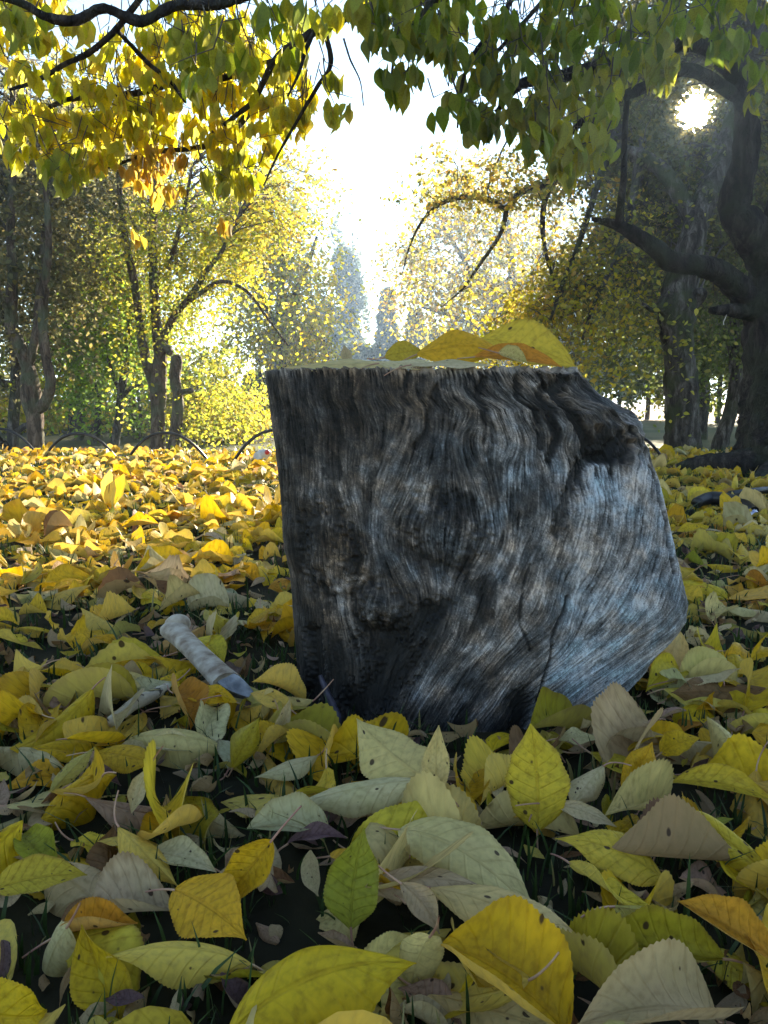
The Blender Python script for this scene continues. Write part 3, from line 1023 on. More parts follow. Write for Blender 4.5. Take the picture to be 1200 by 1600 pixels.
def lic(noise, n):
    h, w = noise.shape
    acc = noise.copy(); cnt = 1.0
    X0, Y0 = np.meshgrid(np.arange(w, dtype=np.float32), np.arange(h, dtype=np.float32))
    for sgn in (1, -1):
        X, Y = X0.copy(), Y0.copy()
        for k in range(n):
            xi = X.astype(np.int32) % w; yi = np.clip(Y.astype(np.int32), 0, h - 1)
            X = X + np.float32(sgn * 1.6) * VX[yi, xi]; Y = Y + np.float32(sgn * 1.6) * VY[yi, xi]
            acc += noise[np.clip(Y.astype(np.int32), 0, h - 1), X.astype(np.int32) % w]; cnt += 1
    acc /= cnt
    acc = (acc - acc.mean()) / acc.std()
    return acc


sh = (H_T, W_T)
Lf = lic(rs.random(sh).astype(np.float32), 8)
Lb = lic(value_noise(sh, 17, rs).astype(np.float32), 18)
Lb2 = lic(value_noise(sh, 33, rs).astype(np.float32), 28)
Lm = lic(value_noise(sh, 2.6, rs).astype(np.float32), 18)
Lc = lic(value_noise(sh, 11, rs).astype(np.float32), 40)
Lw = Lc

# brightness (linear grey) and warmth of the wood
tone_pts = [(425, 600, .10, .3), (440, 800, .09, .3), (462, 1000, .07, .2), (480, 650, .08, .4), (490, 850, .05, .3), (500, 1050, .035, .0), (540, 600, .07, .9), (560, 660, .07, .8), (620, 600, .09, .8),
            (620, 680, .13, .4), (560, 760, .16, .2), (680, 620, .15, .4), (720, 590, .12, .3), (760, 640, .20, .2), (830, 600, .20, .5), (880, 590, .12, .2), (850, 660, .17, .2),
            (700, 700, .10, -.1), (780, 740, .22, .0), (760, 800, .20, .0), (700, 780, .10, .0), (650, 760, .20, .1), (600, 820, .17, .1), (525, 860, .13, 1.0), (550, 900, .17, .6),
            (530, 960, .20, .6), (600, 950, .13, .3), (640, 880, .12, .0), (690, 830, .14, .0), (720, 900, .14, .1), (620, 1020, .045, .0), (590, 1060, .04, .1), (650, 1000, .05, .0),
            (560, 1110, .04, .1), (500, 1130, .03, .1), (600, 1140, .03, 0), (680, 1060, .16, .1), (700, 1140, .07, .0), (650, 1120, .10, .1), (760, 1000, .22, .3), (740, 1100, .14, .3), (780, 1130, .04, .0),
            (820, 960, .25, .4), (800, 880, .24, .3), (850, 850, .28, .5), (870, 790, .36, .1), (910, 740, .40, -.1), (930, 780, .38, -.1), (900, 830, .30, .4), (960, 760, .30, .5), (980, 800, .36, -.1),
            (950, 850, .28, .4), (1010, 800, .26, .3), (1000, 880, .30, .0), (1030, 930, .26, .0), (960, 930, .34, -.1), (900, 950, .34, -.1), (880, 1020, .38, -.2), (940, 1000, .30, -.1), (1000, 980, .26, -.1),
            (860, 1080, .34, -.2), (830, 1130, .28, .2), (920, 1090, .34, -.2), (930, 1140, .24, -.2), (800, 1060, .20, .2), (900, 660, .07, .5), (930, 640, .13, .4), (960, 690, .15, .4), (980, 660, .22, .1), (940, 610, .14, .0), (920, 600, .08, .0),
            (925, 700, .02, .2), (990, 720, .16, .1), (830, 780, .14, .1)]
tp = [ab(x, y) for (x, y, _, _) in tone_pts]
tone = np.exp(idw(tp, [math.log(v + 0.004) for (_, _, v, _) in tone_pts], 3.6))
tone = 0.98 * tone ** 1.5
warm = idw(tp, [w for (_, _, _, w) in tone_pts], 3.0)
tone_b = 0.11 + 0.08 * value_noise((H_T, W_B), 60, rs); warm_b = 0.3 + 0.4 * value_noise((H_T, W_B), 50, rs)
# blend front and back round both edges
f = np.clip(np.minimum(np.arange(W_B), W_B - 1 - np.arange(W_B)) / 60.0, 0, 1)
edgeL = tone[:, :1]; edgeR = tone[:, -1:]
eb = np.where(np.arange(W_B)[None] < W_B / 2, edgeR, edgeL)
tone_b = eb * (1 - f) + tone_b * f
TONE = np.concatenate([tone, tone_b], 1); WARM = np.concatenate([warm, warm_b], 1)
pat = value_noise(sh, 34, rs) * 0.6 + value_noise(sh, 14, rs) * 0.4
WARM = WARM + (pat - .5) * 1.3
# streak contrast is strongest under the top rim and in the dark middle
dm = np.concatenate([idw([ab(x, y) for (x, y) in [(840, 620), (760, 620), (690, 720), (720, 820), (620, 980), (540, 640), (900, 680), (950, 950), (870, 850), (560, 800), (440, 800), (780, 1000)]],
                         [1.25, 1.0, 0.9, 0.9, 1.0, 0.8, 1.2, 0.35, 0.4, 0.6, 0.8, 0.55]), np.full((H_T, W_B), 0.6)], 1)
blot = value_noise(sh, 20, rs) * .5 + value_noise(sh, 9, rs) * .3 + value_noise(sh, 4, rs) * .2
sm = np.clip((dm - .72) / .35, 0, 1)
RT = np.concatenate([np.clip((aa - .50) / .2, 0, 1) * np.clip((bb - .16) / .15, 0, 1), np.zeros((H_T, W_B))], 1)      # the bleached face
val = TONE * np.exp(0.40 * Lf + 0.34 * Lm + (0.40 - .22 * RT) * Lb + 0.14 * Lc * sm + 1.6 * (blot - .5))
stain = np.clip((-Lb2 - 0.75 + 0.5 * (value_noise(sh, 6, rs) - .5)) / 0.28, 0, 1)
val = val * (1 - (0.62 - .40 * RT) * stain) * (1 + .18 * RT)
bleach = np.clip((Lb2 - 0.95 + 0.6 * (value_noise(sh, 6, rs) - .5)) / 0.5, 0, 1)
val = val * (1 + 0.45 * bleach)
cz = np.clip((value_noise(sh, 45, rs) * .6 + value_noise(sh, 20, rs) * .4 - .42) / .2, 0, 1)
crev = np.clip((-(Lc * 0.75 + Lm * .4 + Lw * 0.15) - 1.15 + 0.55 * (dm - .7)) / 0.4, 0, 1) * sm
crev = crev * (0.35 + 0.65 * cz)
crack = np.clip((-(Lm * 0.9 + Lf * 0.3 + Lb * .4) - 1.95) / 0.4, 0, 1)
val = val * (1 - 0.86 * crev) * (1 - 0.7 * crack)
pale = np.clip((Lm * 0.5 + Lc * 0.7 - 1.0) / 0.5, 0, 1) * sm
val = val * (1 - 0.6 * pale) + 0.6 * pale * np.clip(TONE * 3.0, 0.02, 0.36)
# special marks on the front face
AA = np.concatenate([aa, np.full((H_T, W_B), -9.0)], 1); BB = np.concatenate([bb, np.zeros((H_T, W_B))], 1)
relief = np.zeros(sh)
for i, (a, b, ra, rb) in enumerate(ka):
    r = np.sqrt(((AA - a) / ra) ** 2 + ((BB - b) / rb) ** 2) + (value_noise(sh, 10, rs) - .5) * 0.35
    ring = 0.5 + 0.5 * np.sin(r * 22 + Lf * 0.9)
    m = np.clip(1.15 - r, 0, 1)
    if i in (0, 1, 2):
        val = val * (1 - np.clip(m * 1.5, 0, 1) * 0.6 * ring) * (1 - 0.55 * np.exp(-((r - 1.05) / .16) ** 2))
        relief += 0.006 * np.exp(-r * r * 1.3) - 0.004 * np.exp(-((r - 1.1) / .25) ** 2)
    if i == 3:                                        # the rotted knot hole
        hole = np.clip((0.80 - r) / 0.7, 0, 1)
        val = val * (1 - 0.6 * hole); relief -= 0.008 * hole
# darker, sunken fold under the knot hole and crack beside the right edge


def stroke(pts, wid, depth, dark):
    global val, relief
    P = catmull(np.array([[*ab(x, y), 0] for x, y in pts]), 45)[:, :2]
    P[:, 0] += (value_noise((1, len(P)), 18, rs)[0] - .5) * .012
    d = np.full((H_T, W_F), 9.0)
    for k in range(len(P)):
        d = np.minimum(d, np.hypot((aa - P[k, 0]), (bb - P[k, 1])))
    m = np.clip(1.6 - d / wid * (0.7 + 0.6 * value_noise((H_T, W_F), 7, rs)), 0, 1)
    m = np.concatenate([m, np.zeros((H_T, W_B))], 1)
    val = val * (1 - dark * m); relief = relief - depth * m


stroke([(860, 590), (868, 640), (890, 690), (905, 715), (930, 712), (950, 680)], .013, .006, .85)
stroke([(905, 715), (880, 735), (862, 780), (850, 830)], .012, .006, .8)
stroke([(950, 720), (965, 690)], .012, .008, .9)
stroke([(1004, 735), (1016, 790), (1030, 840), (1042, 900)], .006, .006, .95)
stroke([(870, 930), (850, 985), (838, 1040), (825, 1090)], .0035, .003, .8)
stroke([(810, 880), (800, 960), (815, 1010)], .003, .002, .7)
stroke([(600, 1000), (620, 1030), (600, 1075), (560, 1110)], .040, .010, .55)
stroke([(640, 990), (660, 960), (690, 940)], .018, .006, .7)
stroke([(780, 1160), (800, 1110), (790, 1080)], .02, .006, .8)
stroke([(500, 1010), (500, 1080), (480, 1150)], .02, .010, .8)
stroke([(830, 600), (838, 640), (846, 680), (838, 720)], .008, .004, .85)
stroke([(790, 590), (800, 630), (818, 660), (822, 700)], .007, .004, .8)
stroke([(745, 590), (742, 640), (756, 690)], .007, .004, .7)
stroke([(690, 590), (670, 640), (650, 700)], .007, .003, .6)
# pale splintered rim along the saw cut
rimm = np.clip((0.016 + 0.010 * Lm * 0.5 - BB) / 0.012, 0, 1) * (rs.random(sh) * 0.5 + 0.5)
rimm[:, :int(W_F * 0.38)] *= 0.25
val = val * (1 - rimm) + rimm * 0.30
val = np.clip(val, 0.004, 0.5)
relief += 0.00035 * Lm + 0.0003 * Lc * sm + 0.0002 * Lf - 0.0018 * crev - 0.0010 * crack - 0.0006 * stain + 0.0002 * Lb + 0.008 * (value_noise(sh, 110, rs) - .5) + 0.0012 * (value_noise(sh, 24, rs) - .5) - 0.016 * np.abs(value_noise(sh, 30, rs) - .5) * np.clip((AA - .74) / .1, 0, 1) * np.clip((.30 - BB) / .1, 0, 1)
wv = np.clip(WARM, -0.5, 1.3)
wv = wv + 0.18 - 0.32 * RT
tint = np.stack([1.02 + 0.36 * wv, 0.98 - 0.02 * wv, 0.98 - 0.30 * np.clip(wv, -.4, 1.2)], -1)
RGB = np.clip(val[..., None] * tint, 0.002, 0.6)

# geometry of the stump: loft through the silhouette
ROWS, CF, CB = 540, 600, 130
YE = 0.945                                # depth of the side edges
rowb = np.linspace(0, 1, ROWS)
rowpy = PY_TOP + rowb * (PY_BOT - PY_TOP)
zs = np.array([W(600, p, 0.84)[2] for p in rowpy])
zs[-1] = min(zs[-1], -0.005)
Ltab, Rtab = sil(rowpy)
xl = np.array([W(l, p, YE)[0] for l, p in zip(Ltab, rowpy)])
xr = np.array([W(r, p, YE - 0.055 * min(1, max(.25, 1.6 * b)))[0] for r, p, b in zip(Rtab, rowpy, rowb)])
P3 = np.zeros((ROWS, CF + CB, 3)); TU = np.zeros((ROWS, CF + CB))
uf = np.linspace(-1, 1, CF)
ub = np.linspace(1, -1, CB + 2)[1:-1]
for i in range(ROWS):
    hw = (xr[i] - xl[i]) / 2; xc = (xr[i] + xl[i]) / 2
    flare = np.clip((rowb[i] - 0.0) / 1.0, 0, 1)
    depth = 0.105 + 0.02 * flare
    fr = 1 - np.abs(uf) ** 2.5
    yf = YE - depth * np.maximum(fr, 0) ** 0.55
    # the right edge comes forward as a thin flare
    k = np.clip((uf - 0.35) / 0.65, 0, 1)
    yf = yf - 0.055 * k ** 2 * np.clip(flare * 1.6, 0.25, 1)
    P3[i, :CF, 0] = xc + hw * uf; P3[i, :CF, 1] = yf
    yb = YE + 0.175 * np.maximum(1 - np.abs(ub) ** 2.2, 0) ** 0.6
    kb = np.clip((ub - 0.35) / 0.65, 0, 1)
    yb = yb - 0.055 * kb ** 2 * np.clip(flare * 1.6, 0.25, 1)
    shrink = np.where(ub > 0, 0.93 + 0.07 * np.clip((ub - .7) / .3, 0, 1), 1)
    P3[i, CF:, 0] = xc + hw * ub * shrink; P3[i, CF:, 1] = yb
    P3[i, :, 2] = zs[i]
TU[:, :CF] = np.linspace(0, W_F - 1, CF)[None]; TU[:, CF:] = (W_F + np.linspace(2, W_B - 3, CB))[None]
ti = np.clip((rowb * (H_T - 1)), 0, H_T - 1).astype(int)[:, None].repeat(CF + CB, 1)
tj = TU.astype(int)
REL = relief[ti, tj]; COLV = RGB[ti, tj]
# outward normals from the smooth surface
du = np.roll(P3, -1, 1) - np.roll(P3, 1, 1); dv = np.gradient(P3, axis=0)
nrm = np.cross(du, dv); nrm /= np.linalg.norm(nrm, axis=2, keepdims=True) + 1e-9
cen = P3.mean(1, keepdims=True)
if ((P3 - cen) * nrm).sum(2).mean() < 0: nrm = -nrm
for _ in range(3):
    nrm = (np.roll(nrm, 1, 1) + nrm + np.roll(nrm, -1, 1)); nrm /= np.linalg.norm(nrm, axis=2, keepdims=True)
edge_soft = np.ones(CF + CB); edge_soft[CF - 6:CF + 3] = 0.5; edge_soft[:4] = 0.5
P3 = P3 + nrm * (REL * edge_soft[None])[..., None]
jag = 0.0012 * (Lm[2, tj[0]] * 0.8 + Lf[2, tj[0]] * .5)
jag[:CF] *= np.linspace(0.3, 1.3, CF)
P3[:, :, 2] += np.exp(-rowb / 0.012)[:, None] * jag[None]
P3[:, :, 2] = np.maximum(P3[:, :, 2], -0.01)

root_st = empty('tree_stump', (0.07, ST_Y, 0.0), 'weathered grey sawn tree stump with swirling grain and dark knots on the leafy lawn', 'stump')
R0 = np.array([0.07, ST_Y, 0.0])


def stump_material():
    m, t, out = new_mat('weathered_wood')
    at = N(t, 'ShaderNodeAttribute', attribute_name='Col')
    tc = N(t, 'ShaderNodeTexCoord')
    n1 = N(t, 'ShaderNodeTexNoise'); n1.inputs['Scale'].default_value = 260; n1.inputs['Detail'].default_value = 4
    mp = N(t, 'ShaderNodeMapping'); mp.inputs['Scale'].default_value = (1, 1, 0.35); mp.inputs['Rotation'].default_value = (0, 0.35, 0)
    t.links.new(tc.outputs['Object'], mp.inputs[0]); t.links.new(mp.outputs[0], n1.inputs['Vector'])
    r = ramp(t, [(0.3, (0.72, 0.72, 0.72)), (0.7, (1.22, 1.22, 1.22))]); t.links.new(n1.outputs[0], r.inputs[0])
    c = mixc(t, at.outputs['Color'], r.outputs[0], 1.0, 'MULTIPLY')
    pb = N(t, 'ShaderNodeBsdfPrincipled'); pb.inputs['Roughness'].default_value = 0.72; pb.inputs['Specular IOR Level'].default_value = 0.3
    t.links.new(c, pb.inputs['Base Color'])
    b = N(t, 'ShaderNodeBump'); b.inputs['Strength'].default_value = 0.5; b.inputs['Distance'].default_value = 0.0012
    t.links.new(n1.outputs[0], b.inputs['Height']); t.links.new(b.outputs[0], pb.inputs['Normal'])
    t.links.new(pb.outputs[0], out.inputs[0])
    return m


NC = CF + CB
ii = np.arange(ROWS - 1)[:, None] * NC; jj = np.arange(NC)[None]; j2 = (jj + 1) % NC
Fst = np.stack([ii + jj, ii + NC + jj, ii + NC + j2, ii + j2], -1).reshape(-1, 4)
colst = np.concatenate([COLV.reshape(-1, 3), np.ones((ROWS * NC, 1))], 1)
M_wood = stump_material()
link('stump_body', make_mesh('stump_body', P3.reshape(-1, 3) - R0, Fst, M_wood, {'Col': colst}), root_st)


def cut_material():
    m, t, out = new_mat('sawn_wood')
    tc = N(t, 'ShaderNodeTexCoord')
    w = N(t, 'ShaderNodeTexWave', wave_type='RINGS', rings_direction='Z'); w.inputs['Scale'].default_value = 22; w.inputs['Distortion'].default_value = 3; w.inputs['Detail'].default_value = 4
    t.links.new(tc.outputs['Object'], w.inputs['Vector'])
    r = ramp(t, [(0.2, (0.14, 0.11, 0.085)), (0.8, (0.30, 0.25, 0.20))]); t.links.new(w.outputs[0], r.inputs[0])
    pb = N(t, 'ShaderNodeBsdfPrincipled'); pb.inputs['Roughness'].default_value = 0.85
    t.links.new(r.outputs[0], pb.inputs['Base Color'])
    t.links.new(pb.outputs[0], out.inputs[0])
    return m


M_cut = cut_material()
ringv = P3[0] - R0
cc = ringv.mean(0); cc[2] = ringv[:, 2].mean() - 0.004
cap_rings = [cc + (ringv - cc) * np.array([s, s, 1]) - np.array([0, 0, (1 - s) * 0.006]) for s in (1.0, 0.97, 0.8, 0.5, 0.2)]
for k, cr_ in enumerate(cap_rings[2:]): cr_[:, 2] = cc[2] + rs.normal(0, 0.0008, NC)
Vc = np.vstack(cap_rings + [cc[None]])
fs = []
for k in range(4):
    fs.append(np.stack([k * NC + jj[0], k * NC + j2[0], (k + 1) * NC + j2[0], (k + 1) * NC + jj[0]], 1))
tri = np.stack([4 * NC + jj[0], 4 * NC + j2[0], np.full(NC, 5 * NC)], 1)
link('cut_top', make_mesh('cut_top', Vc, fs + [tri], M_cut), root_st)
# the strip of bark hanging on at the foot
bs = [W(500, 1055, 0.835), W(512, 1085, 0.83), W(524, 1120, 0.825), W(520, 1150, 0.815), W(508, 1172, 0.80)]
V_, F_, C_ = bark_tube(np.array(bs) - R0, np.array([.002, .004, .0055, .005, .003]), 10, 6, 0.25, 3)
o = link('bark_strip', make_mesh('bark_strip', V_, [F_, C_], simple_mat('purple_bark', (0.015, 0.014, 0.025), (0.045, 0.042, 0.075), 60, 0.5)), root_st)
set_props(o, 'dark violet strip of peeling bark at the foot of the stump')
STUMP_TOP = float(P3[0, :, 2].mean())

# leaves lying on the stump top: base px, tip px, depth, heights above the top
def top_leaf(bpx, bpy_, tpx, tpy, Yb, Yt, wr, kind, tilt, fold, curl, label, under=0):
    B = W(bpx, bpy_, Yb); T_ = W(tpx, tpy, Yt)
    B[2] = max(B[2], STUMP_TOP + 0.004); T_[2] = max(T_[2], STUMP_TOP + 0.004)
    ax = T_ - B; L = np.linalg.norm(ax); ax = ax / L
    c = (B + T_) / 2
    n0 = np.array([0, -math.sin(tilt), math.cos(tilt)])
    n0 -= ax * n0.dot(ax); n0 /= np.linalg.norm(n0)
    if under: n0 = -n0
    d = dict(p=c, axis=ax, normal=n0, L=L, W=L * wr, kind=kind, fold=fold, curl=-curl if under else curl, cup=0.0, twist=0.1, wave=0.08, label=label, hero=True)
    build_single_leaf(d, group='leaves on the stump top')


top_leaf(640, 566, 440, 570, 0.872, 0.89, .40, 'pale', 0.35, .05, -.20, 'pale straw leaf lying flat on the stump top near the plain sawn rim', 1)
top_leaf(590, 566, 695, 567, 0.855, 0.855, .40, 'white', 0.45, .10, -.30, 'whitish leaf at the sawn front rim of the stump top', 1)
top_leaf(600, 556, 662, 546, 0.90, 0.91, .66, 'spotted', 1.1, .15, -.3, 'small rounded yellow leaf with dark specks on the stump top')
top_leaf(648, 545, 790, 540, 0.885, 0.885, .46, 'golden', 1.15, -.20, -.75, 'golden domed leaf with brown rim, topmost on the stump')
top_leaf(752, 522, 902, 566, 0.925, 0.90, .50, 'lemon', 1.1, .10, -.5, 'large lemon leaf sloping down to the broken corner of the stump top')
top_leaf(740, 552, 880, 568, 0.872, 0.87, .26, 'orange', 1.0, .4, -.3, 'narrow orange brown rolled leaf on the stump top')
top_leaf(778, 550, 825, 566, 0.856, 0.850, .62, 'pale', 1.0, .4, -.5, 'small crumpled pale leaf on the stump rim')
top_leaf(548, 572, 536, 540, 0.93, 0.935, .62, 'beige', 1.3, .6, .4, 'small beige curled leaf scrap standing on the stump top')
top_leaf(640, 567, 775, 568, 0.846, 0.846, .34, 'white', 0.3, .05, -.1, 'whitish leaf hanging flat over the sawn rim below the golden dome', 1)

# ------------------------------------------------------------------ bone, stick, hose, scraps


def ringmesh(name, pts, radii, sides, mat, parent, hollow=False, squash=None, rough=0.0):
    P = catmull(pts, 6); r = catmull(np.stack([radii] * 3, 1), 6)[:, 0]
    V, F = tube_batch(P[None], r[None], sides)
    if squash is not None:
        K = len(P); Vr = V.reshape(K, sides, 3); C = P[:, None]
        V = (C + (Vr - C) * squash).reshape(-1, 3)
    K = len(P)
    rq = value_noise((K, sides), 2.5, rs) - .5
    V = (P[:, None] + (V.reshape(K, sides, 3) - P[:, None]) * (1 + rough * rq)[..., None]).reshape(-1, 3)
    fs = [F]; Vx = [V]
    ends = [(0, -1)] if hollow else [(0, -1), ((K - 1) * sides, 1)]
    for b, sg in ends:
        tip = len(V) + len(Vx) - 1
        Vx.append((P[0] if b == 0 else P[-1])[None])
        s = np.arange(sides)
        t3 = np.stack([b + s, b + (s + 1) % sides, np.full(sides, tip)], 1)
        fs.append(t3)
    o = link(name, make_mesh(name, np.vstack(Vx), fs, mat), parent)
    return o


M_bone = simple_mat('bone', (0.16, 0.11, 0.075), (0.42, 0.37, 0.30), 48, 0.75, 1.0, 12)
M_bone_end = simple_mat('bone_end', (0.10, 0.11, 0.13), (0.30, 0.32, 0.35), 70, 0.8, 1.0, 10)
_r = [n for n in M_bone.node_tree.nodes if n.type == 'VALTORGB'][0].color_ramp
_r.elements[0].position = 0.34; _r.elements[1].position = 0.60
pA = G(272, 985, 0.055); pB = G(350, 1062, 0.040)
rootb = empty('bone', (pA[0], pA[1], 0.0), 'weathered white bone with a bluish broken end lying among the leaves near the stump', 'bone')
ra = np.array([pA[0], pA[1], 0])
dirb = pB - pA
rb0 = pxm(19, pA[1])
pts = np.array([pA - dirb * 0.10, pA - dirb * 0.02, pA + dirb * .15, pA + dirb * .5, pA + dirb * .85, pB + dirb * 0.05]) - ra
ringmesh('shaft', pts, np.array([rb0 * .50, rb0 * 1.02, rb0 * .90, rb0 * .84, rb0 * .90, rb0 * .98]), 11, M_bone, rootb, squash=np.array([1.15, 1.1, .8]))
kn = pA - dirb * .05 + np.array([0.007, 0.0, 0.006])
ringmesh('knuckle', np.array([kn + [-.012, 0, -.004], kn, kn + [.008, .004, .000], kn + [.014, .008, -.006]]) - ra, np.array([.010, .014, .011, .004]), 12, M_bone, rootb)
e0 = pB + dirb * 0.02
ed = np.array([0.9, -0.25, -0.42]); ed /= np.linalg.norm(ed)
o = ringmesh('broken_end', np.array([e0 - ed * .004, e0 + ed * .012, e0 + ed * .030, e0 + ed * .044]) - ra, np.array([rb0 * .85, rb0 * 1.0, rb0 * .62, rb0 * .10]), 4, M_bone_end, rootb, squash=np.array([1, 1, .8]))
for _p in o.data.polygons: _p.use_smooth = False
set_props(o, 'bluish grey splintered end')

M_stick = simple_mat('speckled_stick', (0.05, 0.035, 0.025), (0.44, 0.38, 0.28), 110, 0.8, 0.8, 3)
_r = [n for n in M_stick.node_tree.nodes if n.type == 'VALTORGB'][0].color_ramp
_r.elements[0].position = 0.38; _r.elements[1].position = 0.46
s0 = G(172, 1128, 0.030); s1 = G(262, 1072, 0.030)
o = ringmesh('stick', np.array([s0, s0 * .6 + s1 * .4 + [0, 0, .003], s0 * .3 + s1 * .7, s1]) - s0, np.array([.0060, .0075, .0070, .0048]), 7, M_stick, None, rough=.3)
o.location = s0
set_props(o, 'pale dark-speckled broken stick lying in the leaves below the bone', 'stick')

M_black = simple_mat('black_plastic', (0.008, 0.008, 0.010), (0.02, 0.02, 0.024), 25, 0.35, 0.15)
h0 = G(1086, 790, 0.03)
pts = np.array([G(1088, 786, .035), G(1110, 779, .045), G(1135, 781, .045), G(1160, 789, .035), G(1178, 800, .02)])
o = ringmesh('black_pipe', pts - pts[0], np.array([.018, .023, .023, .022, .018]), 14, M_black, None)
o.location = pts[0]
set_props(o, 'short ribbed piece of thick black plastic pipe lying under leaves near the big tree', 'pipe')
pts = np.array([G(1140, 772, .03), G(1175, 768, .035), G(1215, 765, .035), G(1290, 768, .03)])
o = ringmesh('black_pipe', pts - pts[0], np.array([.012, .014, .014, .014]), 12, M_black, None)
o.location = pts[0]
set_props(o, 'thin black plastic pipe running along the foot of the big tree', 'pipe')

# the black hoops that edge the lawn
hoops = [(-75, 62, 712, 0.0), (66, 184, 716, 0.0), (194, 330, 722, 0.0), (360, 505, 724, 0.0), (920, 1042, 722, 0.0)]
hoop_labels = ['thin black hoop of lawn edging before the dark grey lichen-covered trunk', 'thin black hoop of lawn edging before the bent mossy trunk',
               'thin black hoop of lawn edging before the paired sawn-off trunks', 'thin black hoop of edging half hidden behind the stump, beside the whitish container',
               'thin black hoop of edging between the stump and the cherry tree roots']
for (x0, x1, by, _), lab in zip(hoops, hoop_labels):
    A = G(x0, by); B = G(x1, by)
    A[2] = gz(A[0], A[1]) - .02; B[2] = gz(B[0], B[1]) - .02
    k = np.linspace(0, 1, 22)
    hgt = (0.205 + rng.uniform(-.01, .01)) * (abs(x1 - x0) / 135)
    P = A[None] * (1 - k)[:, None] + B[None] * k[:, None]
    P[:, 2] += hgt * (1 - np.abs(2 * k - 1) ** 2.2)
    P[:, 1] += 0.05 * np.sin(k * math.pi) * rng.uniform(-1, 1)
    V_, F_ = tube_batch((P - A)[None], np.full((1, 22), 0.0095), 8)
    o = link('edging_hoop', make_mesh('edging_hoop', V_, F_, M_black), None, A)
    set_props(o, lab, 'garden hoop', 'black hoops edging the lawn')

# white scrap with a red cap beside the hoop
M_white = simple_mat('dull_white', (0.42, 0.40, 0.36), (0.66, 0.64, 0.60), 50, 0.6)
M_red = simple_mat('red_plastic', (0.40, 0.02, 0.02), (0.52, 0.04, 0.03), 20, 0.4)
pc = G(414, 726, 0.0); pc[2] = gz(pc[0], pc[1])
rc = empty('container', pc, 'small crumpled whitish container with a red cap behind the stump', 'container')
V_, F_, C_ = bark_tube(np.array([[-.045, 0, .0], [-.03, 0, .03], [-.01, 0, .055], [.03, 0, .075]]), np.array([.022, .038, .040, .020]), 12, 4, 0.3, 5)
link('body', make_mesh('body', V_, [F_, C_], M_white), rc)
V_, F_, C_ = bark_tube(np.array([[.018, -.028, .074], [.020, -.038, .076], [.022, -.046, .078]]), np.array([.014, .015, .013]), 12, 3, 0.02, 6)
link('cap', make_mesh('cap', V_, [F_, C_], M_red), rc)

# small crumpled paper near the pipe
M_paper = simple_mat('blue_white_paper', (0.10, 0.16, 0.45), (0.70, 0.70, 0.72), 70, 0.6)
pp = G(1165, 808, 0.02)
g_ = np.linspace(-1, 1, 7); gx_, gy_ = np.meshgrid(g_, g_)
Vp = np.stack([gx_ * .028, gy_ * .02, 0.012 * rs.random((7, 7)) + .014 * np.abs(gx_)], -1).reshape(-1, 3)
o = link('paper_scrap', make_mesh('paper_scrap', Vp, grid_faces(6, 6), M_paper, smooth=False), None, pp)
set_props(o, 'crumpled blue and white paper scrap near the black pipe', 'paper')

# ------------------------------------------------------------------ trees


def sun_clear(P, deg=1.9):
    """False for points that would stand straight before the sun's disc seen from the path"""
    d = P - CAM
    n = np.linalg.norm(d, axis=-1)
    c = (d @ SUN) / n
    lim = deg * (0.45 + 1.05 * rng.random(c.shape) ** 1.5)
    return c < np.cos(np.radians(lim))


def sun_lane(P, keep=0.04):
    """thin out what stands between the low sun and the sunny strip of lawn"""
    t = (P[..., 2] - 0.05) / SUN[2]
    gx = P[..., 0] - SUN[0] * t; gy = P[..., 1] - SUN[1] * t
    ss = lambda v, a, b: np.clip((v - a) / (b - a), 0, 1) ** 2 * (3 - 2 * np.clip((v - a) / (b - a), 0, 1))
    lit = ss(gx, -3.6, -2.6) * (1 - ss(gx, -0.45, 0.25)) * ss(gy, 0.85, 1.5) * (1 - ss(gy, 6.0, 7.5))
    return rng.random(lit.shape) < 1 - lit * (1 - keep)


def px_path(spec, root):
    """[(px, py, Y, radius_px)] -> points relative to root, radii in metres"""
    P = np.array([W(a, b, c) for a, b, c, _ in spec]) - root
    R = np.array([pxm(d, c) for _, _, c, d in spec])
    return P, R


DIAMOND = np.array([[0, 0, 0], [0.30, -0.28, 0.05], [0.62, -0.24, 0.02], [1, 0, -0.06], [0.62, 0.24, 0.02], [0.30, 0.28, 0.05]])


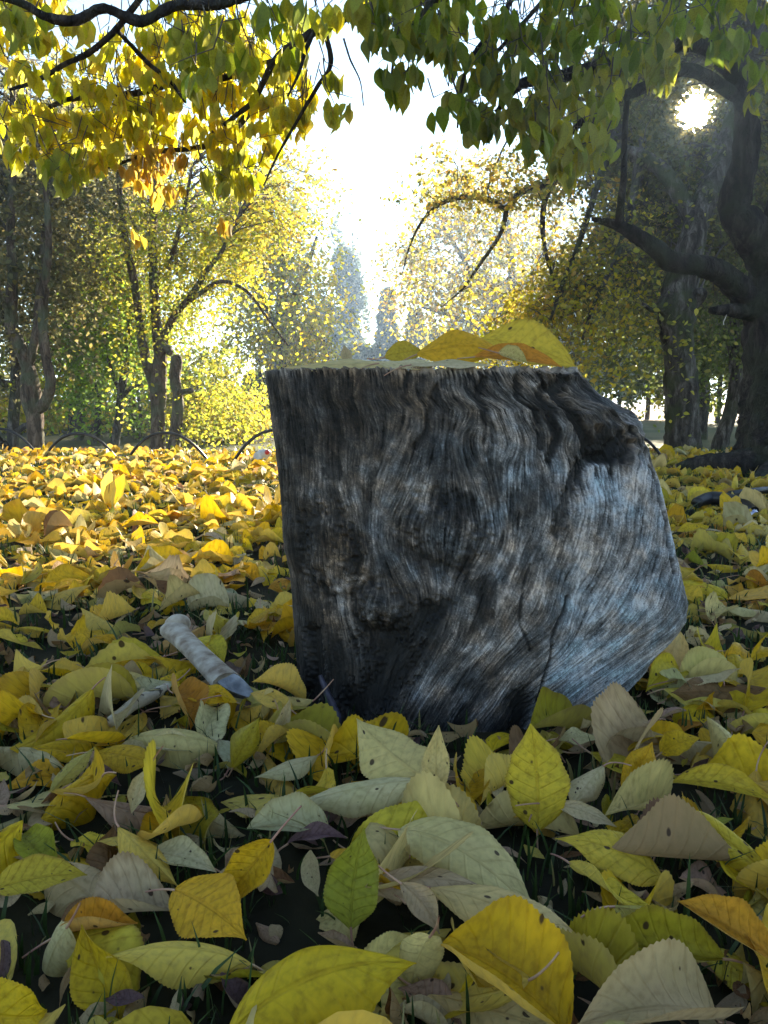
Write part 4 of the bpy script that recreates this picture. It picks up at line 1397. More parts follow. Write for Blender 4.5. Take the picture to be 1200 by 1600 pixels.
def crown_leaves(blobs, root, leaf, leaf_sd=0.2, droop=0.6, twig_len=0.5, per=16, jit=0.036, cull=True, hang=0.5, thin=1.0, lane=True):
    """blobs: (px, py, Y, rx_px, ry_px, rY_m, n_twigs, palette). returns leaf V,F,C and twig V,F"""
    LP, LC, TP = [], [], []
    for (px, py, Y, rx, ry, rY, nt_, pal) in blobs:
        c = W(px, py, Y)
        if pal is not DK: nt_ = max(4, int(nt_ * thin))
        u = rng.normal(size=(nt_, 3)); u /= np.linalg.norm(u, axis=1, keepdims=True)
        rad = rng.random((nt_, 1)) ** 0.45
        S0 = c + u * rad * np.array([pxm(rx, Y), rY, pxm(ry, Y)])
        yaw = rng.uniform(0, 6.283, nt_)
        out = u * 0.5 + np.stack([np.cos(yaw), np.sin(yaw), rng.normal(0, .4, nt_)], 1) * 0.7
        out /= np.linalg.norm(out, axis=1, keepdims=True)
        ln = twig_len * rng.uniform(0.5, 1.3, nt_)
        k = np.linspace(0, 1, 5)
        P = S0[:, None] + out[:, None] * (ln[:, None] * k[None])[..., None]
        P[..., 2] -= droop * ln[:, None] * k[None] ** 1.7
        TP.append(P)
        tt = rng.random((nt_, per)) ** 0.8
        i0 = np.minimum((tt * 4).astype(int), 3); fr = tt * 4 - i0
        ar = np.arange(nt_)[:, None]
        Q = P[ar, i0] * (1 - fr)[..., None] + P[ar, i0 + 1] * fr[..., None] + rng.normal(0, jit, (nt_, per, 3))
        LP.append(Q.reshape(-1, 3))
        pal = np.array(pal)
        w = rng.integers(0, len(pal), nt_ * per)
        twb = np.repeat(rng.uniform(0.75, 1.2, nt_), per)[:, None]
        LC.append(pal[w] * twb * rng.uniform(0.8, 1.2, (nt_ * per, 1)))
    LP = np.vstack(LP); LC = np.vstack(LC); TP = np.vstack(TP)
    if cull:
        k = sun_clear(LP); LP, LC = LP[k], LC[k]
        TP = TP[sun_clear(TP).all(1)]
        if lane:
            k = sun_lane(LP); LP, LC = LP[k], LC[k]
            TP = TP[sun_lane(TP[:, 2], 0.08)]
    # keep leaves above ground
    k = LP[:, 2] > gz(LP[:, 0], LP[:, 1]) + 0.05
    LP, LC = LP[k], LC[k]
    n = len(LP)
    yaw = rng.uniform(0, 6.283, n)
    ax = np.stack([np.cos(yaw), np.sin(yaw), rng.normal(-hang, 0.6, n)], 1)
    nr = rng.normal(size=(n, 3)) + np.array([0, 0, 0.4])
    R = frames(ax, nr)
    L = leaf * np.clip(rng.normal(1, leaf_sd, n), 0.5, 1.6)
    V = np.einsum('nij,kj->nki', R, DIAMOND) * L[:, None, None] + LP[:, None] - root
    f = np.array([[0, 1, 2, 3], [0, 3, 4, 5]])
    F = (f[None] + (np.arange(n) * 6)[:, None, None]).reshape(-1, 4)
    C = np.concatenate([np.repeat(LC, 6, 0), np.zeros((n * 6, 1))], 1)
    return V.reshape(-1, 3), F, C, TP - root


def tree(name, label, base, limbs, bark, blobs, leaf=0.05, group=None, cat='tree', sides=12, twig_r=0.0022, **kw):
    """limbs: first is the trunk, the others are branches; px paths"""
    B = W(*base); B[2] = gz(B[0], B[1]) - 0.03
    root = empty(name, B, label, cat, group)
    limb_pts = []
    for i, sp_ in enumerate(limbs):
        P, R = px_path(sp_, B)
        limb_pts.append(catmull(P, 4))
        if i == 0: P[0] = [P[0][0], P[0][1], min(P[0][2], 0.0)]
        V_, F_, C_ = bark_tube(P, R, sides if i == 0 else max(7, sides - 3), 7, 0.16, int(rng.integers(1e6)))
        link('trunk' if i == 0 else 'branch', make_mesh('trunk' if i == 0 else 'branch', V_, [F_, C_], bark), root)
    if blobs:
        V_, F_, C_, TP = crown_leaves(blobs, B, leaf, **kw)
        if name == 'mossy_tree':                     # sprays of leaves along the arching boughs
            extra = []
            for lpts in limb_pts[3:]:
                for p in lpts[len(lpts) // 3::2]:
                    d_ = p + B - CAM; f_ = d_ @ np.array([0, cp, -sp])
                    extra.append((600 + 1200 * d_[0] / f_, 800 - 1200 * (d_ @ np.array([0, sp, cp])) / f_, p[1] + B[1], 7, 7, .05, 3, OR if rng.random() < .6 else MU))
            V2, F2, C2, TP2 = crown_leaves(extra, B, leaf, droop=.9, twig_len=.26, per=7, jit=.03, lane=False)
            F_ = np.vstack([F_, F2 + len(V_)]); V_ = np.vstack([V_, V2]); C_ = np.vstack([C_, C2]); TP = np.concatenate([TP, TP2])
        o = link('crown', make_mesh('crown', V_, F_, M_foliage, {'Col': C_}), root); o['kind'] = 'stuff'
        n = len(TP)
        Vt, Ft = tube_batch(TP, np.broadcast_to(np.linspace(twig_r, twig_r * .4, 5)[None], (n, 5)), 3)
        lp = np.vstack(limb_pts)
        lp = lp[lp[:, 2] > 0.35 * lp[:, 2].max()]
        sel = TP[::4, 0]
        dist = ((sel[:, None] - lp[None]) ** 2).sum(2) ** .5 + 0.9 * np.maximum(0, lp[None, :, 2] - sel[:, None, 2])
        q = lp[np.argmin(dist, 1)]
        kk = np.linspace(0, 1, 7)[None, :, None]
        arc = np.zeros((len(sel), 1, 3)); arc[:, 0, 2] = 0.22 * np.linalg.norm(sel - q, axis=1)
        wob = rng.normal(0, .02, (len(sel), 7, 3)) * np.sin(kk * math.pi)
        BP = q[:, None] * (1 - kk) + sel[:, None] * kk + arc * 4 * kk * (1 - kk) + wob
        ok = sun_clear(BP + B, 1.6).all(1) & sun_lane(BP[:, 4] + B, .12)
        BP = BP[ok]
        ln = np.linalg.norm(BP[:, -1] - BP[:, 0], axis=1)[:, None]
        if len(BP):
            Vb, Fb = tube_batch(BP, (0.002 + 0.006 * np.clip(ln, 0, 1.5)) * np.linspace(1, .3, 7)[None], 5)
            Ft = np.vstack([Ft, Fb + len(Vt)]); Vt = np.vstack([Vt, Vb])
        o = link('twigs', make_mesh('twigs', Vt, Ft, M_twig), root); o['kind'] = 'stuff'
    return root


YG = [(0.40, 0.44, 0.04), (0.52, 0.48, 0.04), (0.28, 0.36, 0.04), (0.60, 0.50, 0.05)]          # yellow-green
YL = [(0.66, 0.52, 0.04), (0.58, 0.50, 0.04), (0.46, 0.46, 0.04), (0.68, 0.46, 0.05)]          # yellow
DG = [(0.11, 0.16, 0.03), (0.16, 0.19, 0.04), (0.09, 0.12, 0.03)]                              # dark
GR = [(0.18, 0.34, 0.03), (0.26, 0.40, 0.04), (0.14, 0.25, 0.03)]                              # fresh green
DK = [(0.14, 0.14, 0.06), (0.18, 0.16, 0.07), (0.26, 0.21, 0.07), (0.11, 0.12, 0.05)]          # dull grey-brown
MU = [(0.36, 0.33, 0.05), (0.26, 0.27, 0.05), (0.46, 0.38, 0.05), (0.16, 0.18, 0.05)]
OR = [(0.54, 0.40, 0.05), (0.58, 0.34, 0.06), (0.38, 0.34, 0.06), (0.24, 0.23, 0.06)]          # ochre
BL = [(0.05, 0.075, 0.05), (0.06, 0.09, 0.06), (0.045, 0.06, 0.045)]                           # far conifer
GG = 'trees of the grove beyond the hoops'

# left grove
tree('grove_tree', 'brown forked trunk with two grey stems behind the black hoops, dull dark crown', (58, 712, 6.6),
     [[(57, 735, 6.6, 15), (56, 690, 6.6, 13), (53, 650, 6.6, 13), (47, 610, 6.6, 15), (42, 570, 6.6, 10), (28, 535, 6.6, 10), (17, 505, 6.6, 9), (19, 430, 6.6, 7), (16, 340, 6.6, 6), (22, 220, 6.7, 5), (18, 100, 6.8, 4)],
      [(58, 640, 6.6, 9), (70, 630, 6.55, 9), (79, 596, 6.5, 8), (70, 545, 6.5, 7), (68, 470, 6.5, 7), (76, 380, 6.4, 5), (70, 280, 6.4, 4)],
      [(44, 575, 6.6, 7), (56, 520, 6.6, 6), (62, 450, 6.7, 6), (72, 350, 6.8, 5), (95, 230, 6.9, 3)],
      [(18, 500, 6.6, 5), (0, 460, 6.5, 4), (-20, 400, 6.4, 3)]],
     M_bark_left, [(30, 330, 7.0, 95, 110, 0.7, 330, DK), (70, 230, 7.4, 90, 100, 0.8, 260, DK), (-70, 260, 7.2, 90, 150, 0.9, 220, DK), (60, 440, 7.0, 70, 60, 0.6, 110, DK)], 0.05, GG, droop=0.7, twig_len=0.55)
tree('grove_tree', 'dark grey lichen-covered trunk with a low side arm at the end of the grove', (24, 712, 8.2),
     [[(22, 728, 8.2, 11), (20, 690, 8.2, 9), (22, 650, 8.2, 8), (26, 600, 8.2, 8), (20, 540, 8.2, 6), (-5, 460, 8.2, 5), (-10, 330, 8.2, 4)],
      [(25, 606, 8.2, 6), (12, 600, 8.15, 6), (-4, 596, 8.1, 6), (-30, 570, 8.0, 4)], [(22, 680, 8.2, 6), (35, 668, 8.1, 5), (44, 663, 8.0, 4)], [(18, 705, 8.2, 7), (2, 690, 8.1, 6), (-8, 684, 8.0, 6)]],
     M_bark_grey, [(-20, 470, 8.5, 90, 110, 0.9, 200, DK), (10, 560, 9.0, 70, 50, 0.7, 90, YG)], 0.05, GG)
tree('grove_tree', 'bent mossy trunk curving up from the ground behind the hoop', (108, 712, 10.5),
     [[(104, 724, 10.5, 9), (112, 700, 10.5, 8), (124, 683, 10.5, 7), (126, 655, 10.5, 6), (125, 630, 10.5, 6), (124, 560, 10.5, 4), (130, 470, 10.5, 3)],
      [(122, 686, 10.5, 5), (136, 672, 10.4, 4), (150, 664, 10.3, 3), (172, 660, 10.2, 2)]],
     M_bark_left, [(125, 540, 10.5, 60, 60, 0.8, 130, GR), (130, 470, 10.5, 55, 60, 0.8, 110, DG)], 0.06, GG)
tree('grove_tree', 'slim straight grey trunk under fresh green leaves', (150, 712, 10.0),
     [[(150, 722, 10, 6), (151, 690, 10, 5.5), (153, 650, 10, 5), (154, 600, 10, 5), (152, 520, 10, 4), (160, 420, 10, 3), (158, 330, 10, 2)]],
     M_bark_grey, [(160, 530, 9.6, 60, 55, 0.7, 200, GR), (150, 450, 9.8, 60, 60, 0.8, 150, GR), (160, 620, 10, 45, 30, 0.6, 70, GR)], 0.06, GG)
tree('grove_tree', 'slanting grey trunk with a forked green top', (179, 712, 9.0),
     [[(177, 722, 9, 8), (180, 690, 9, 7), (186, 650, 9, 6.5), (190, 610, 9, 6.5), (196, 570, 9, 5), (204, 500, 9, 4), (214, 420, 9, 3)],
      [(189, 615, 9, 4), (178, 590, 9, 3), (168, 560, 9, 2.5)], [(190, 620, 9, 3.5), (206, 606, 8.9, 3), (222, 600, 8.8, 2)]],
     M_bark_grey, [(205, 500, 9.2, 60, 60, 0.7, 170, GR), (190, 420, 9.4, 70, 70, 0.8, 170, YG)], 0.055, GG)
tree('grove_tree', 'tall brown sawn-off trunk forking into two dark upright stems, yellow-green drooping crown', (247, 716, 7.6),
     [[(248, 738, 7.6, 14), (247, 700, 7.6, 12), (247, 650, 7.6, 11), (247, 600, 7.6, 13), (250, 560, 7.6, 10), (251, 535, 7.6, 12), (244, 500, 7.6, 7), (240, 430, 7.6, 7), (239, 350, 7.6, 6), (243, 250, 7.7, 5), (240, 130, 7.8, 4)],
      [(243, 605, 7.6, 10), (232, 572, 7.6, 9), (224, 545, 7.6, 7), (218, 500, 7.55, 6), (208, 430, 7.5, 6), (197, 380, 7.5, 5), (188, 310, 7.5, 4), (184, 230, 7.5, 3)],
      [(252, 540, 7.6, 7), (262, 545, 7.5, 6), (266, 552, 7.45, 5)],
      [(252, 530, 7.6, 6), (275, 490, 7.4, 5), (300, 460, 7.3, 4.5), (325, 420, 7.2, 4), (345, 395, 7.2, 3), (372, 340, 7.2, 2)],
      [(285, 478, 7.4, 4), (310, 460, 7.3, 3.5), (345, 440, 7.2, 3), (385, 455, 7.1, 2.5), (420, 500, 7.0, 2), (450, 540, 7.0, 1.4)],
      [(262, 420, 7.6, 4), (285, 340, 7.5, 3), (300, 260, 7.5, 2)]],
     M_bark_left, [(280, 420, 7.8, 110, 80, 0.9, 260, YG), (380, 400, 7.6, 100, 90, 0.9, 330, YG), (440, 380, 7.8, 65, 90, 0.7, 230, YL), (430, 480, 7.4, 85, 60, 0.7, 290, YL), (330, 530, 7.8, 90, 60, 0.8, 260, YG),
                    (420, 290, 8.0, 80, 70, 0.8, 170, OR), (300, 330, 8.0, 110, 70, 0.9, 240, YG), (350, 600, 7.8, 60, 50, 0.6, 190, YG), (480, 460, 7.4, 35, 60, 0.5, 70, YL), (225, 330, 8.2, 80, 90, .8, 150, DK)], 0.040, GG, droop=0.75, twig_len=0.55, thin=0.75, per=21)
tree('grove_tree', 'dead brown trunk stub with a knobbly sawn top beside the tall forked tree', (271, 716, 7.4),
     [[(268, 738, 7.4, 11), (271, 700, 7.4, 9), (276, 660, 7.4, 9), (278, 620, 7.4, 8), (273, 590, 7.4, 8), (276, 565, 7.4, 9), (278, 556, 7.4, 6)],
      [(276, 615, 7.4, 5), (288, 612, 7.3, 4.5), (300, 610, 7.2, 4)]], M_bark_left, None, 0.05, GG)
# dark tree filling the upper left behind
tree('grove_tree', 'tall dull dark tree rising behind the forked trunk', (120, 700, 13.0),
     [[(118, 716, 13, 10), (116, 600, 13, 8), (112, 450, 13, 7), (118, 300, 13, 6), (115, 120, 13, 4)], [(116, 480, 13, 5), (150, 380, 13, 4), (185, 260, 13, 3)], [(114, 430, 13, 5), (80, 330, 13, 4), (60, 220, 13, 3)]],
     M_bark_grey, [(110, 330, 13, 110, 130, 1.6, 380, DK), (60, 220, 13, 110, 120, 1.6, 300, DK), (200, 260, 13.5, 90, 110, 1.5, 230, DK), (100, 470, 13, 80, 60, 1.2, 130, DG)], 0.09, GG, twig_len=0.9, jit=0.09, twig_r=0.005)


def shrub(label, px, py_base, Y, w, h, n, pal, leaf, group, name='shrub', twl=0.5):
    B = W(px, py_base, Y); B[2] = gz(B[0], B[1]) - .02
    root = empty(name, B, label, 'shrub', group)
    hm = pxm(h, Y); wm = pxm(w, Y)
    for k in range(5):
        a = rng.uniform(-1, 1)
        P = np.array([[a * .1 * wm, 0, 0], [a * .25 * wm, rng.normal(0, .1), hm * .35], [a * .4 * wm, rng.normal(0, .2), hm * .75]])
        V_, F_, C_ = bark_tube(P, np.array([.03, .022, .01]) * (Y / 12), 7, 4, .15, k)
        link('stem', make_mesh('stem', V_, [F_, C_], M_bark_left), root)
    blobs = []
    for k in range(6):
        blobs.append((px + rng.uniform(-.55, .55) * w * .5, py_base - h * rng.uniform(.25, .75), Y + rng.normal(0, .4), w * .36, h * .34, 0.08 * Y, n // 6, pal))
    V_, F_, C_, TP = crown_leaves(blobs, B, leaf, twig_len=twl, jit=leaf)
    o = link('foliage', make_mesh('foliage', V_, F_, M_foliage, {'Col': C_}), root); o['kind'] = 'stuff'
    Vt, Ft = tube_batch(TP, np.broadcast_to(np.linspace(.004, .0015, 5)[None], (len(TP), 5)) * (Y / 12), 3)
    o = link('twigs', make_mesh('twigs', Vt, Ft, M_twig), root); o['kind'] = 'stuff'


SG = 'yellow shrubs behind the grove'
shrub('yellow shrub behind the forked brown trunk', 40, 706, 13, 190, 170, 420, YL, 0.075, SG)
shrub('yellow-green shrub behind the slim straight trunk', 160, 706, 14, 180, 150, 380, YL, 0.08, SG)
shrub('bright yellow-green shrub behind the dead trunk stub', 300, 708, 12, 170, 170, 460, YG, 0.07, SG)
shrub('low yellow shrub beside the bluish conifer', 355, 712, 10.5, 110, 95, 260, YL, 0.06, SG)
shrub('bare brown thicket between two slim trunks', 220, 706, 11, 70, 110, 60, DK, 0.05, 'brown thicket', twl=0.8)

# ------------------------------------------------------------------ conifers and far trees


def conifer(label, px, py_base, py_top, Y, w, pal, n, group, leaf=0.25, name='conifer'):
    B = W(px, py_base, Y); B[2] = gz(B[0], B[1]) - .1
    T_ = W(px, py_top, Y)
    h = T_[2] - B[2]
    root = empty(name, B, label, 'tree', group)
    V_, F_, C_ = bark_tube(np.array([[0, 0, 0], [0, 0, h * .5], [0, 0, h * .98]]), np.array([.02, .012, .003]) * h, 8, 5, .1, 2)
    link('trunk', make_mesh('trunk', V_, [F_, C_], M_bark_grey), root)
    wm = pxm(w, Y) / 2
    k = rng.random(n) ** 0.8
    # boughs: whorls that droop, with gaps
    lev = np.round(k * 16) / 16 + rng.normal(0, .012, n)
    lev = np.clip(lev, 0.02, .99)
    reach = wm * (1 - lev) ** 0.75 * (0.55 + 0.45 * np.sin(lev * 40 + rng.random() * 6) ** 2)
    yaw = np.floor(rng.random(n) * 9) / 9 * 6.283 + lev * 7 + rng.normal(0, .16, n)
    rr = rng.random(n) ** .6 * reach
    P = np.stack([np.cos(yaw) * rr, np.sin(yaw) * rr, h * lev - rr * .35 + rng.normal(0, .012 * h, n)], 1)
    ax = np.stack([np.cos(yaw), np.sin(yaw), np.full(n, -.5)], 1) + rng.normal(0, .4, (n, 3))
    R = frames(ax, rng.normal(size=(n, 3)) + [0, 0, .5])
    L = leaf * rng.uniform(.6, 1.4, n)
    V = np.einsum('nij,kj->nki', R, DIAMOND) * L[:, None, None] + P[:, None]
    f = np.array([[0, 1, 2, 3], [0, 3, 4, 5]])
    F = (f[None] + (np.arange(n) * 6)[:, None, None]).reshape(-1, 4)
    pal = np.array(pal); cc = pal[rng.integers(0, len(pal), n)] * rng.uniform(.7, 1.3, (n, 1))
    C = np.concatenate([np.repeat(cc, 6, 0), np.zeros((n * 6, 1))], 1)
    o = link('crown', make_mesh('crown', V.reshape(-1, 3), F, M_foliage, {'Col': C}), root); o['kind'] = 'stuff'


def far_tree(label, px, py_base, py_top, Y, w, pal, n, group, leaf=0.3, clumps=9, name='far_tree', low=0.25):
    clumps = int(clumps * 1.6); leaf = leaf * .7; n = int(n * 1.3)
    B = W(px, py_base, Y); B[2] = gz(B[0], B[1]) - .1
    T_ = W(px, py_top, Y); h = T_[2] - B[2]
    root = empty(name, B, label, 'tree', group)
    lean = rng.normal(0, .03) * h
    V_, F_, C_ = bark_tube(np.array([[0, 0, 0], [lean * .4, 0, h * .45], [lean, 0, h * .92]]), np.array([.016, .011, .003]) * h, 8, 5, .12, 4)
    link('trunk', make_mesh('trunk', V_, [F_, C_], M_bark_grey), root)
    wm = pxm(w, Y) / 2
    Ps, Tw = [], []
    for c in range(clumps):
        z = h * (low + (0.97 - low) * (c + rng.random()) / clumps)
        a = rng.uniform(0, 6.283); r = wm * rng.uniform(.2, .75) * (1 - 0.5 * (z / h) ** 3)
        ctr = np.array([math.cos(a) * r + lean * z / h, math.sin(a) * r, z])
        m = n // clumps
        for q in range(5):
            u = rng.normal(size=(m // 5, 3))
            c2 = ctr + rng.normal(size=3) * np.array([wm * .32, wm * .32, h * .05])
            Ps.append(c2 + u * np.array([wm * .13, wm * .13, h * .022 + wm * .05]) * rng.uniform(.6, 1.5))
        Tw.append(np.array([[lean * z / h * .8, 0, z * .82], ctr * .6 + np.array([lean * z / h * .8, 0, z * .82]) * .4, ctr]))
    for tw in Tw:
        V_, F_, C_ = bark_tube(tw, np.array([.006, .004, .0015]) * h, 6, 3, .1, 4)
        link('branch', make_mesh('branch', V_, [F_, C_], M_bark_grey), root)
    P = np.vstack(Ps); n = len(P)
    P = P[sun_clear(P + B)]; n = len(P)
    R = frames(rng.normal(size=(n, 3)), rng.normal(size=(n, 3)))
    L = leaf * rng.uniform(.6, 1.4, n)
    V = np.einsum('nij,kj->nki', R, DIAMOND) * L[:, None, None] + P[:, None]
    f = np.array([[0, 1, 2, 3], [0, 3, 4, 5]])
    F = (f[None] + (np.arange(n) * 6)[:, None, None]).reshape(-1, 4)
    pal = np.array(pal); cc = pal[rng.integers(0, len(pal), n)] * rng.uniform(.7, 1.3, (n, 1))
    C = np.concatenate([np.repeat(cc, 6, 0), np.zeros((n * 6, 1))], 1)
    o = link('crown', make_mesh('crown', V.reshape(-1, 3), F, M_foliage, {'Col': C}), root); o['kind'] = 'stuff'


FG = 'far hazy trees between the two groves'
conifer('bluish dense conifer beside the low yellow shrub', 400, 700, 585, 24, 120, BL, 9000, 'conifers', 0.22)
conifer('bluish conifer seen through the grove beside the dense one', 350, 695, 600, 27, 90, BL, 5000, 'conifers', 0.24)
far_tree('tall slender hazy blue tree above the stump, tallest of the far trees', 552, 650, 372, 75, 62, BL, 7000, FG, 0.55, 12, low=.2)
far_tree('far hazy tree with a bare lower trunk beside the tall slender one', 512, 650, 470, 68, 60, BL, 4500, FG, 0.5, 8)
conifer('far hazy pointed conifer to the side of the tall slender tree', 604, 650, 452, 70, 70, BL, 6500, FG, 0.5, 'far_conifer')
conifer('far hazy broad conifer, shorter than the pointed one', 648, 650, 485, 66, 80, BL, 6500, FG, 0.5, 'far_conifer')
far_tree('low hazy tree closing the gap behind the stump', 575, 650, 535, 60, 80, BL, 4500, FG, 0.45, 7, low=.1)
far_tree('low hazy tree beyond the golden leaf on the stump', 700, 650, 510, 64, 100, BL, 5500, FG, 0.45, 8, low=.1)
far_tree('low hazy tree beyond the yellow drooping crown', 455, 650, 520, 58, 90, BL, 4500, FG, 0.45, 8, low=.1)
far_tree('hazy tree standing behind the ochre drooping crown', 790, 650, 440, 55, 120, DG, 6000, FG, 0.4, 9, low=.1)
RG = 'dark trees along the field edge'
for k, (px, top, Y, w, lab) in enumerate([(900, 470, 26, 110, 'grey-green tree at the field edge next to the stump corner'), (965, 440, 22, 110, 'dark tree at the field edge with a slim double trunk'),
                                          (1010, 420, 24, 110, 'dark tree at the field edge behind the mossy trunk'), (1120, 400, 20, 150, 'dark tree at the field edge between the mossy trunk and the big tree'),
                                          (1190, 380, 24, 140, 'dark tree at the field edge behind the big trunk'), (1290, 360, 22, 180, 'dark tree at the end of the field edge')]):
    far_tree(lab, px, 675, top, Y, w, DG if k % 2 else [(0.10, 0.11, 0.06), (0.13, 0.13, 0.06)], 6500, RG, 0.20, 11, 'field_tree', 0.22)

tree('golden_tree', 'broad golden tree beyond the lawn, behind the arching ochre boughs', (800, 645, 46.0),
     [[(802, 650, 46, 9), (800, 600, 46, 8), (795, 520, 46, 7), (800, 430, 46, 6), (790, 330, 46, 4)], [(798, 520, 46, 5), (740, 430, 46, 4), (690, 350, 46, 2)], [(798, 480, 46, 5), (850, 400, 46, 4), (880, 320, 46, 2)], [(797, 540, 46, 4), (720, 500, 46, 3), (660, 480, 46, 2)]],
     M_bark_grey, [(700, 380, 46, 80, 75, 3.6, 150, OR), (650, 430, 46, 45, 60, 2.5, 70, OR), (760, 310, 46, 75, 60, 3.6, 120, OR), (740, 470, 46, 95, 60, 3.6, 230, YL), (820, 430, 46, 60, 80, 3.3, 150, YL), (850, 330, 46, 60, 60, 3.3, 90, OR), (890, 470, 46, 60, 80, 3.3, 150, YL), (700, 280, 46, 35, 40, 2.5, 40, OR)],
     0.24, None, twig_len=2.6, jit=0.2, twig_r=0.018, per=18, droop=.8)
tree('golden_tree', 'yellow-green tree standing beyond the grove crown, next to the far hazy trees', (440, 658, 24.0),
     [[(440, 664, 24, 9), (442, 600, 24, 8), (436, 500, 24, 6), (440, 400, 24, 5), (432, 300, 24, 3)], [(438, 500, 24, 5), (475, 430, 24, 4), (495, 370, 24, 2)], [(438, 520, 24, 5), (395, 440, 24, 4), (370, 360, 24, 2)]],
     M_bark_grey, [(440, 330, 24, 60, 70, 2, 150, YG), (400, 430, 24, 70, 70, 2, 200, YG), (470, 450, 24, 45, 70, 1.6, 150, YL), (440, 530, 24, 75, 45, 2, 190, YL), (360, 330, 24, 60, 70, 2, 120, YG)],
     0.13, None, twig_len=1.4, jit=0.11, twig_r=0.010, per=18, droop=.8)

# ------------------------------------------------------------------ right: mossy tree with the ochre drooping crown
tree('mossy_tree', 'mossy two-toned grey trunk with long arching boughs of small ochre leaves', (1066, 725, 6.0),
     [[(1068, 745, 6.0, 34), (1067, 705, 6.0, 28), (1066, 660, 6.0, 25), (1064, 600, 6.0, 24), (1060, 540, 6.0, 23), (1056, 490, 6.0, 27), (1064, 440, 6.0, 23), (1080, 380, 6.0, 20), (1098, 320, 6.05, 17), (1130, 240, 6.2, 14), (1165, 120, 6.4, 11)],
      [(1072, 480, 6.0, 13), (1090, 465, 5.95, 11), (1096, 455, 5.9, 9)],
      [(1050, 500, 6.0, 8), (1036, 480, 5.9, 7), (1020, 485, 5.9, 4), (1005, 475, 5.8, 2.5)],
      [(1085, 345, 6.05, 13), (1030, 262, 6.2, 11), (950, 235, 6.4, 10), (890, 262, 6.5, 8), (850, 288, 6.6, 6), (815, 300, 6.7, 5), (790, 325, 6.8, 4.5), (765, 312, 6.9, 4), (725, 308, 7.0, 3.6), (690, 318, 7.1, 3), (660, 345, 7.1, 2.2), (640, 385, 7.2, 1.4), (628, 430, 7.2, .8)],
      [(860, 285, 6.6, 5), (850, 320, 6.5, 4.2), (848, 360, 6.5, 3.6), (854, 400, 6.4, 2.8), (866, 440, 6.4, 2), (884, 490, 6.4, 1)],
      [(792, 325, 6.8, 4), (782, 365, 6.8, 3), (752, 410, 6.9, 2.4), (724, 450, 6.9, 1.6), (690, 480, 6.9, .8)],
      [(950, 238, 6.4, 7), (930, 300, 6.3, 5), (905, 380, 6.2, 4), (880, 440, 6.2, 3), (860, 500, 6.2, 2)],
      [(1000, 240, 6.3, 7), (985, 330, 6.2, 5), (960, 410, 6.1, 4), (930, 470, 6.1, 3), (910, 530, 6.1, 2)]],
     M_bark_grey,
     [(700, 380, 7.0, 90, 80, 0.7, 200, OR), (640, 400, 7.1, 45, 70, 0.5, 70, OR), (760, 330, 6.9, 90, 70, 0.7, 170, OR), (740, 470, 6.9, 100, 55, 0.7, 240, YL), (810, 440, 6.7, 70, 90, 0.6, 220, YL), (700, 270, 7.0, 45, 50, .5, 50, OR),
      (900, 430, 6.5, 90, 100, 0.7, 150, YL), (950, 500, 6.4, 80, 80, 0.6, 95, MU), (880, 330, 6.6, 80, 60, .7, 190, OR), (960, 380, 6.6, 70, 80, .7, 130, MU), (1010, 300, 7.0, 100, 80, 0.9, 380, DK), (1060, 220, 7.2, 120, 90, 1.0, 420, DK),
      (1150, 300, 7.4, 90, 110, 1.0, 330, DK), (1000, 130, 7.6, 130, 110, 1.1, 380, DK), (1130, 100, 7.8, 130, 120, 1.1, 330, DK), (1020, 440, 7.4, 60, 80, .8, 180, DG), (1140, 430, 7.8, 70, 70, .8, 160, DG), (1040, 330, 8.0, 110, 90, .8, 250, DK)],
     0.043, None, droop=0.85, twig_len=0.60, sides=18, thin=0.85, per=16, twig_r=0.0018)
tree('leaning_tree', 'grey leaning trunk between the mossy tree and the big cherry tree', (1122, 715, 8.5),
     [[(1118, 735, 8.5, 13), (1126, 690, 8.5, 12), (1142, 640, 8.5, 11), (1150, 590, 8.5, 10), (1146, 520, 8.5, 8), (1160, 430, 8.5, 6), (1150, 330, 8.5, 4)]],
     M_bark_grey, [(1140, 520, 8.8, 70, 50, .8, 140, DG), (1150, 420, 8.9, 80, 80, .9, 200, DG), (1090, 540, 9.5, 60, 40, .8, 100, DG)], 0.06, None)
tree('dense_tree', 'tall dense dark tree behind the mossy tree, before the low sun', (1085, 690, 11.0),
     [[(1090, 700, 11, 14), (1095, 560, 11, 12), (1065, 400, 11, 9), (1035, 200, 11, 7), (1030, 20, 11, 5)], [(1070, 420, 11, 6), (1010, 320, 11, 5), (970, 220, 11, 3)], [(1095, 330, 11, 6), (1160, 220, 11, 4), (1200, 120, 11, 3)]],
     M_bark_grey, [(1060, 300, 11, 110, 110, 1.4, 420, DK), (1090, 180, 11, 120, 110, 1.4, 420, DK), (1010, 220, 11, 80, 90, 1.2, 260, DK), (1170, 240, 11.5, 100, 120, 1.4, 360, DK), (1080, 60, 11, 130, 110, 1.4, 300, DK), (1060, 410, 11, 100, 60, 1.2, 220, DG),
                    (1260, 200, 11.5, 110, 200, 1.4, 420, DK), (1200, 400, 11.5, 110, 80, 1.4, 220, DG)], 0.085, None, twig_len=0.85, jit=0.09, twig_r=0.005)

# ------------------------------------------------------------------ the big cherry tree whose canopy hangs over the lawn
CB_ = W(1235, 735, 4.0); CB_[2] = -0.03
cherry = empty('cherry_tree', CB_, 'big dark cherry tree with flaring roots, yellow and green boughs hanging over the lawn', 'tree')


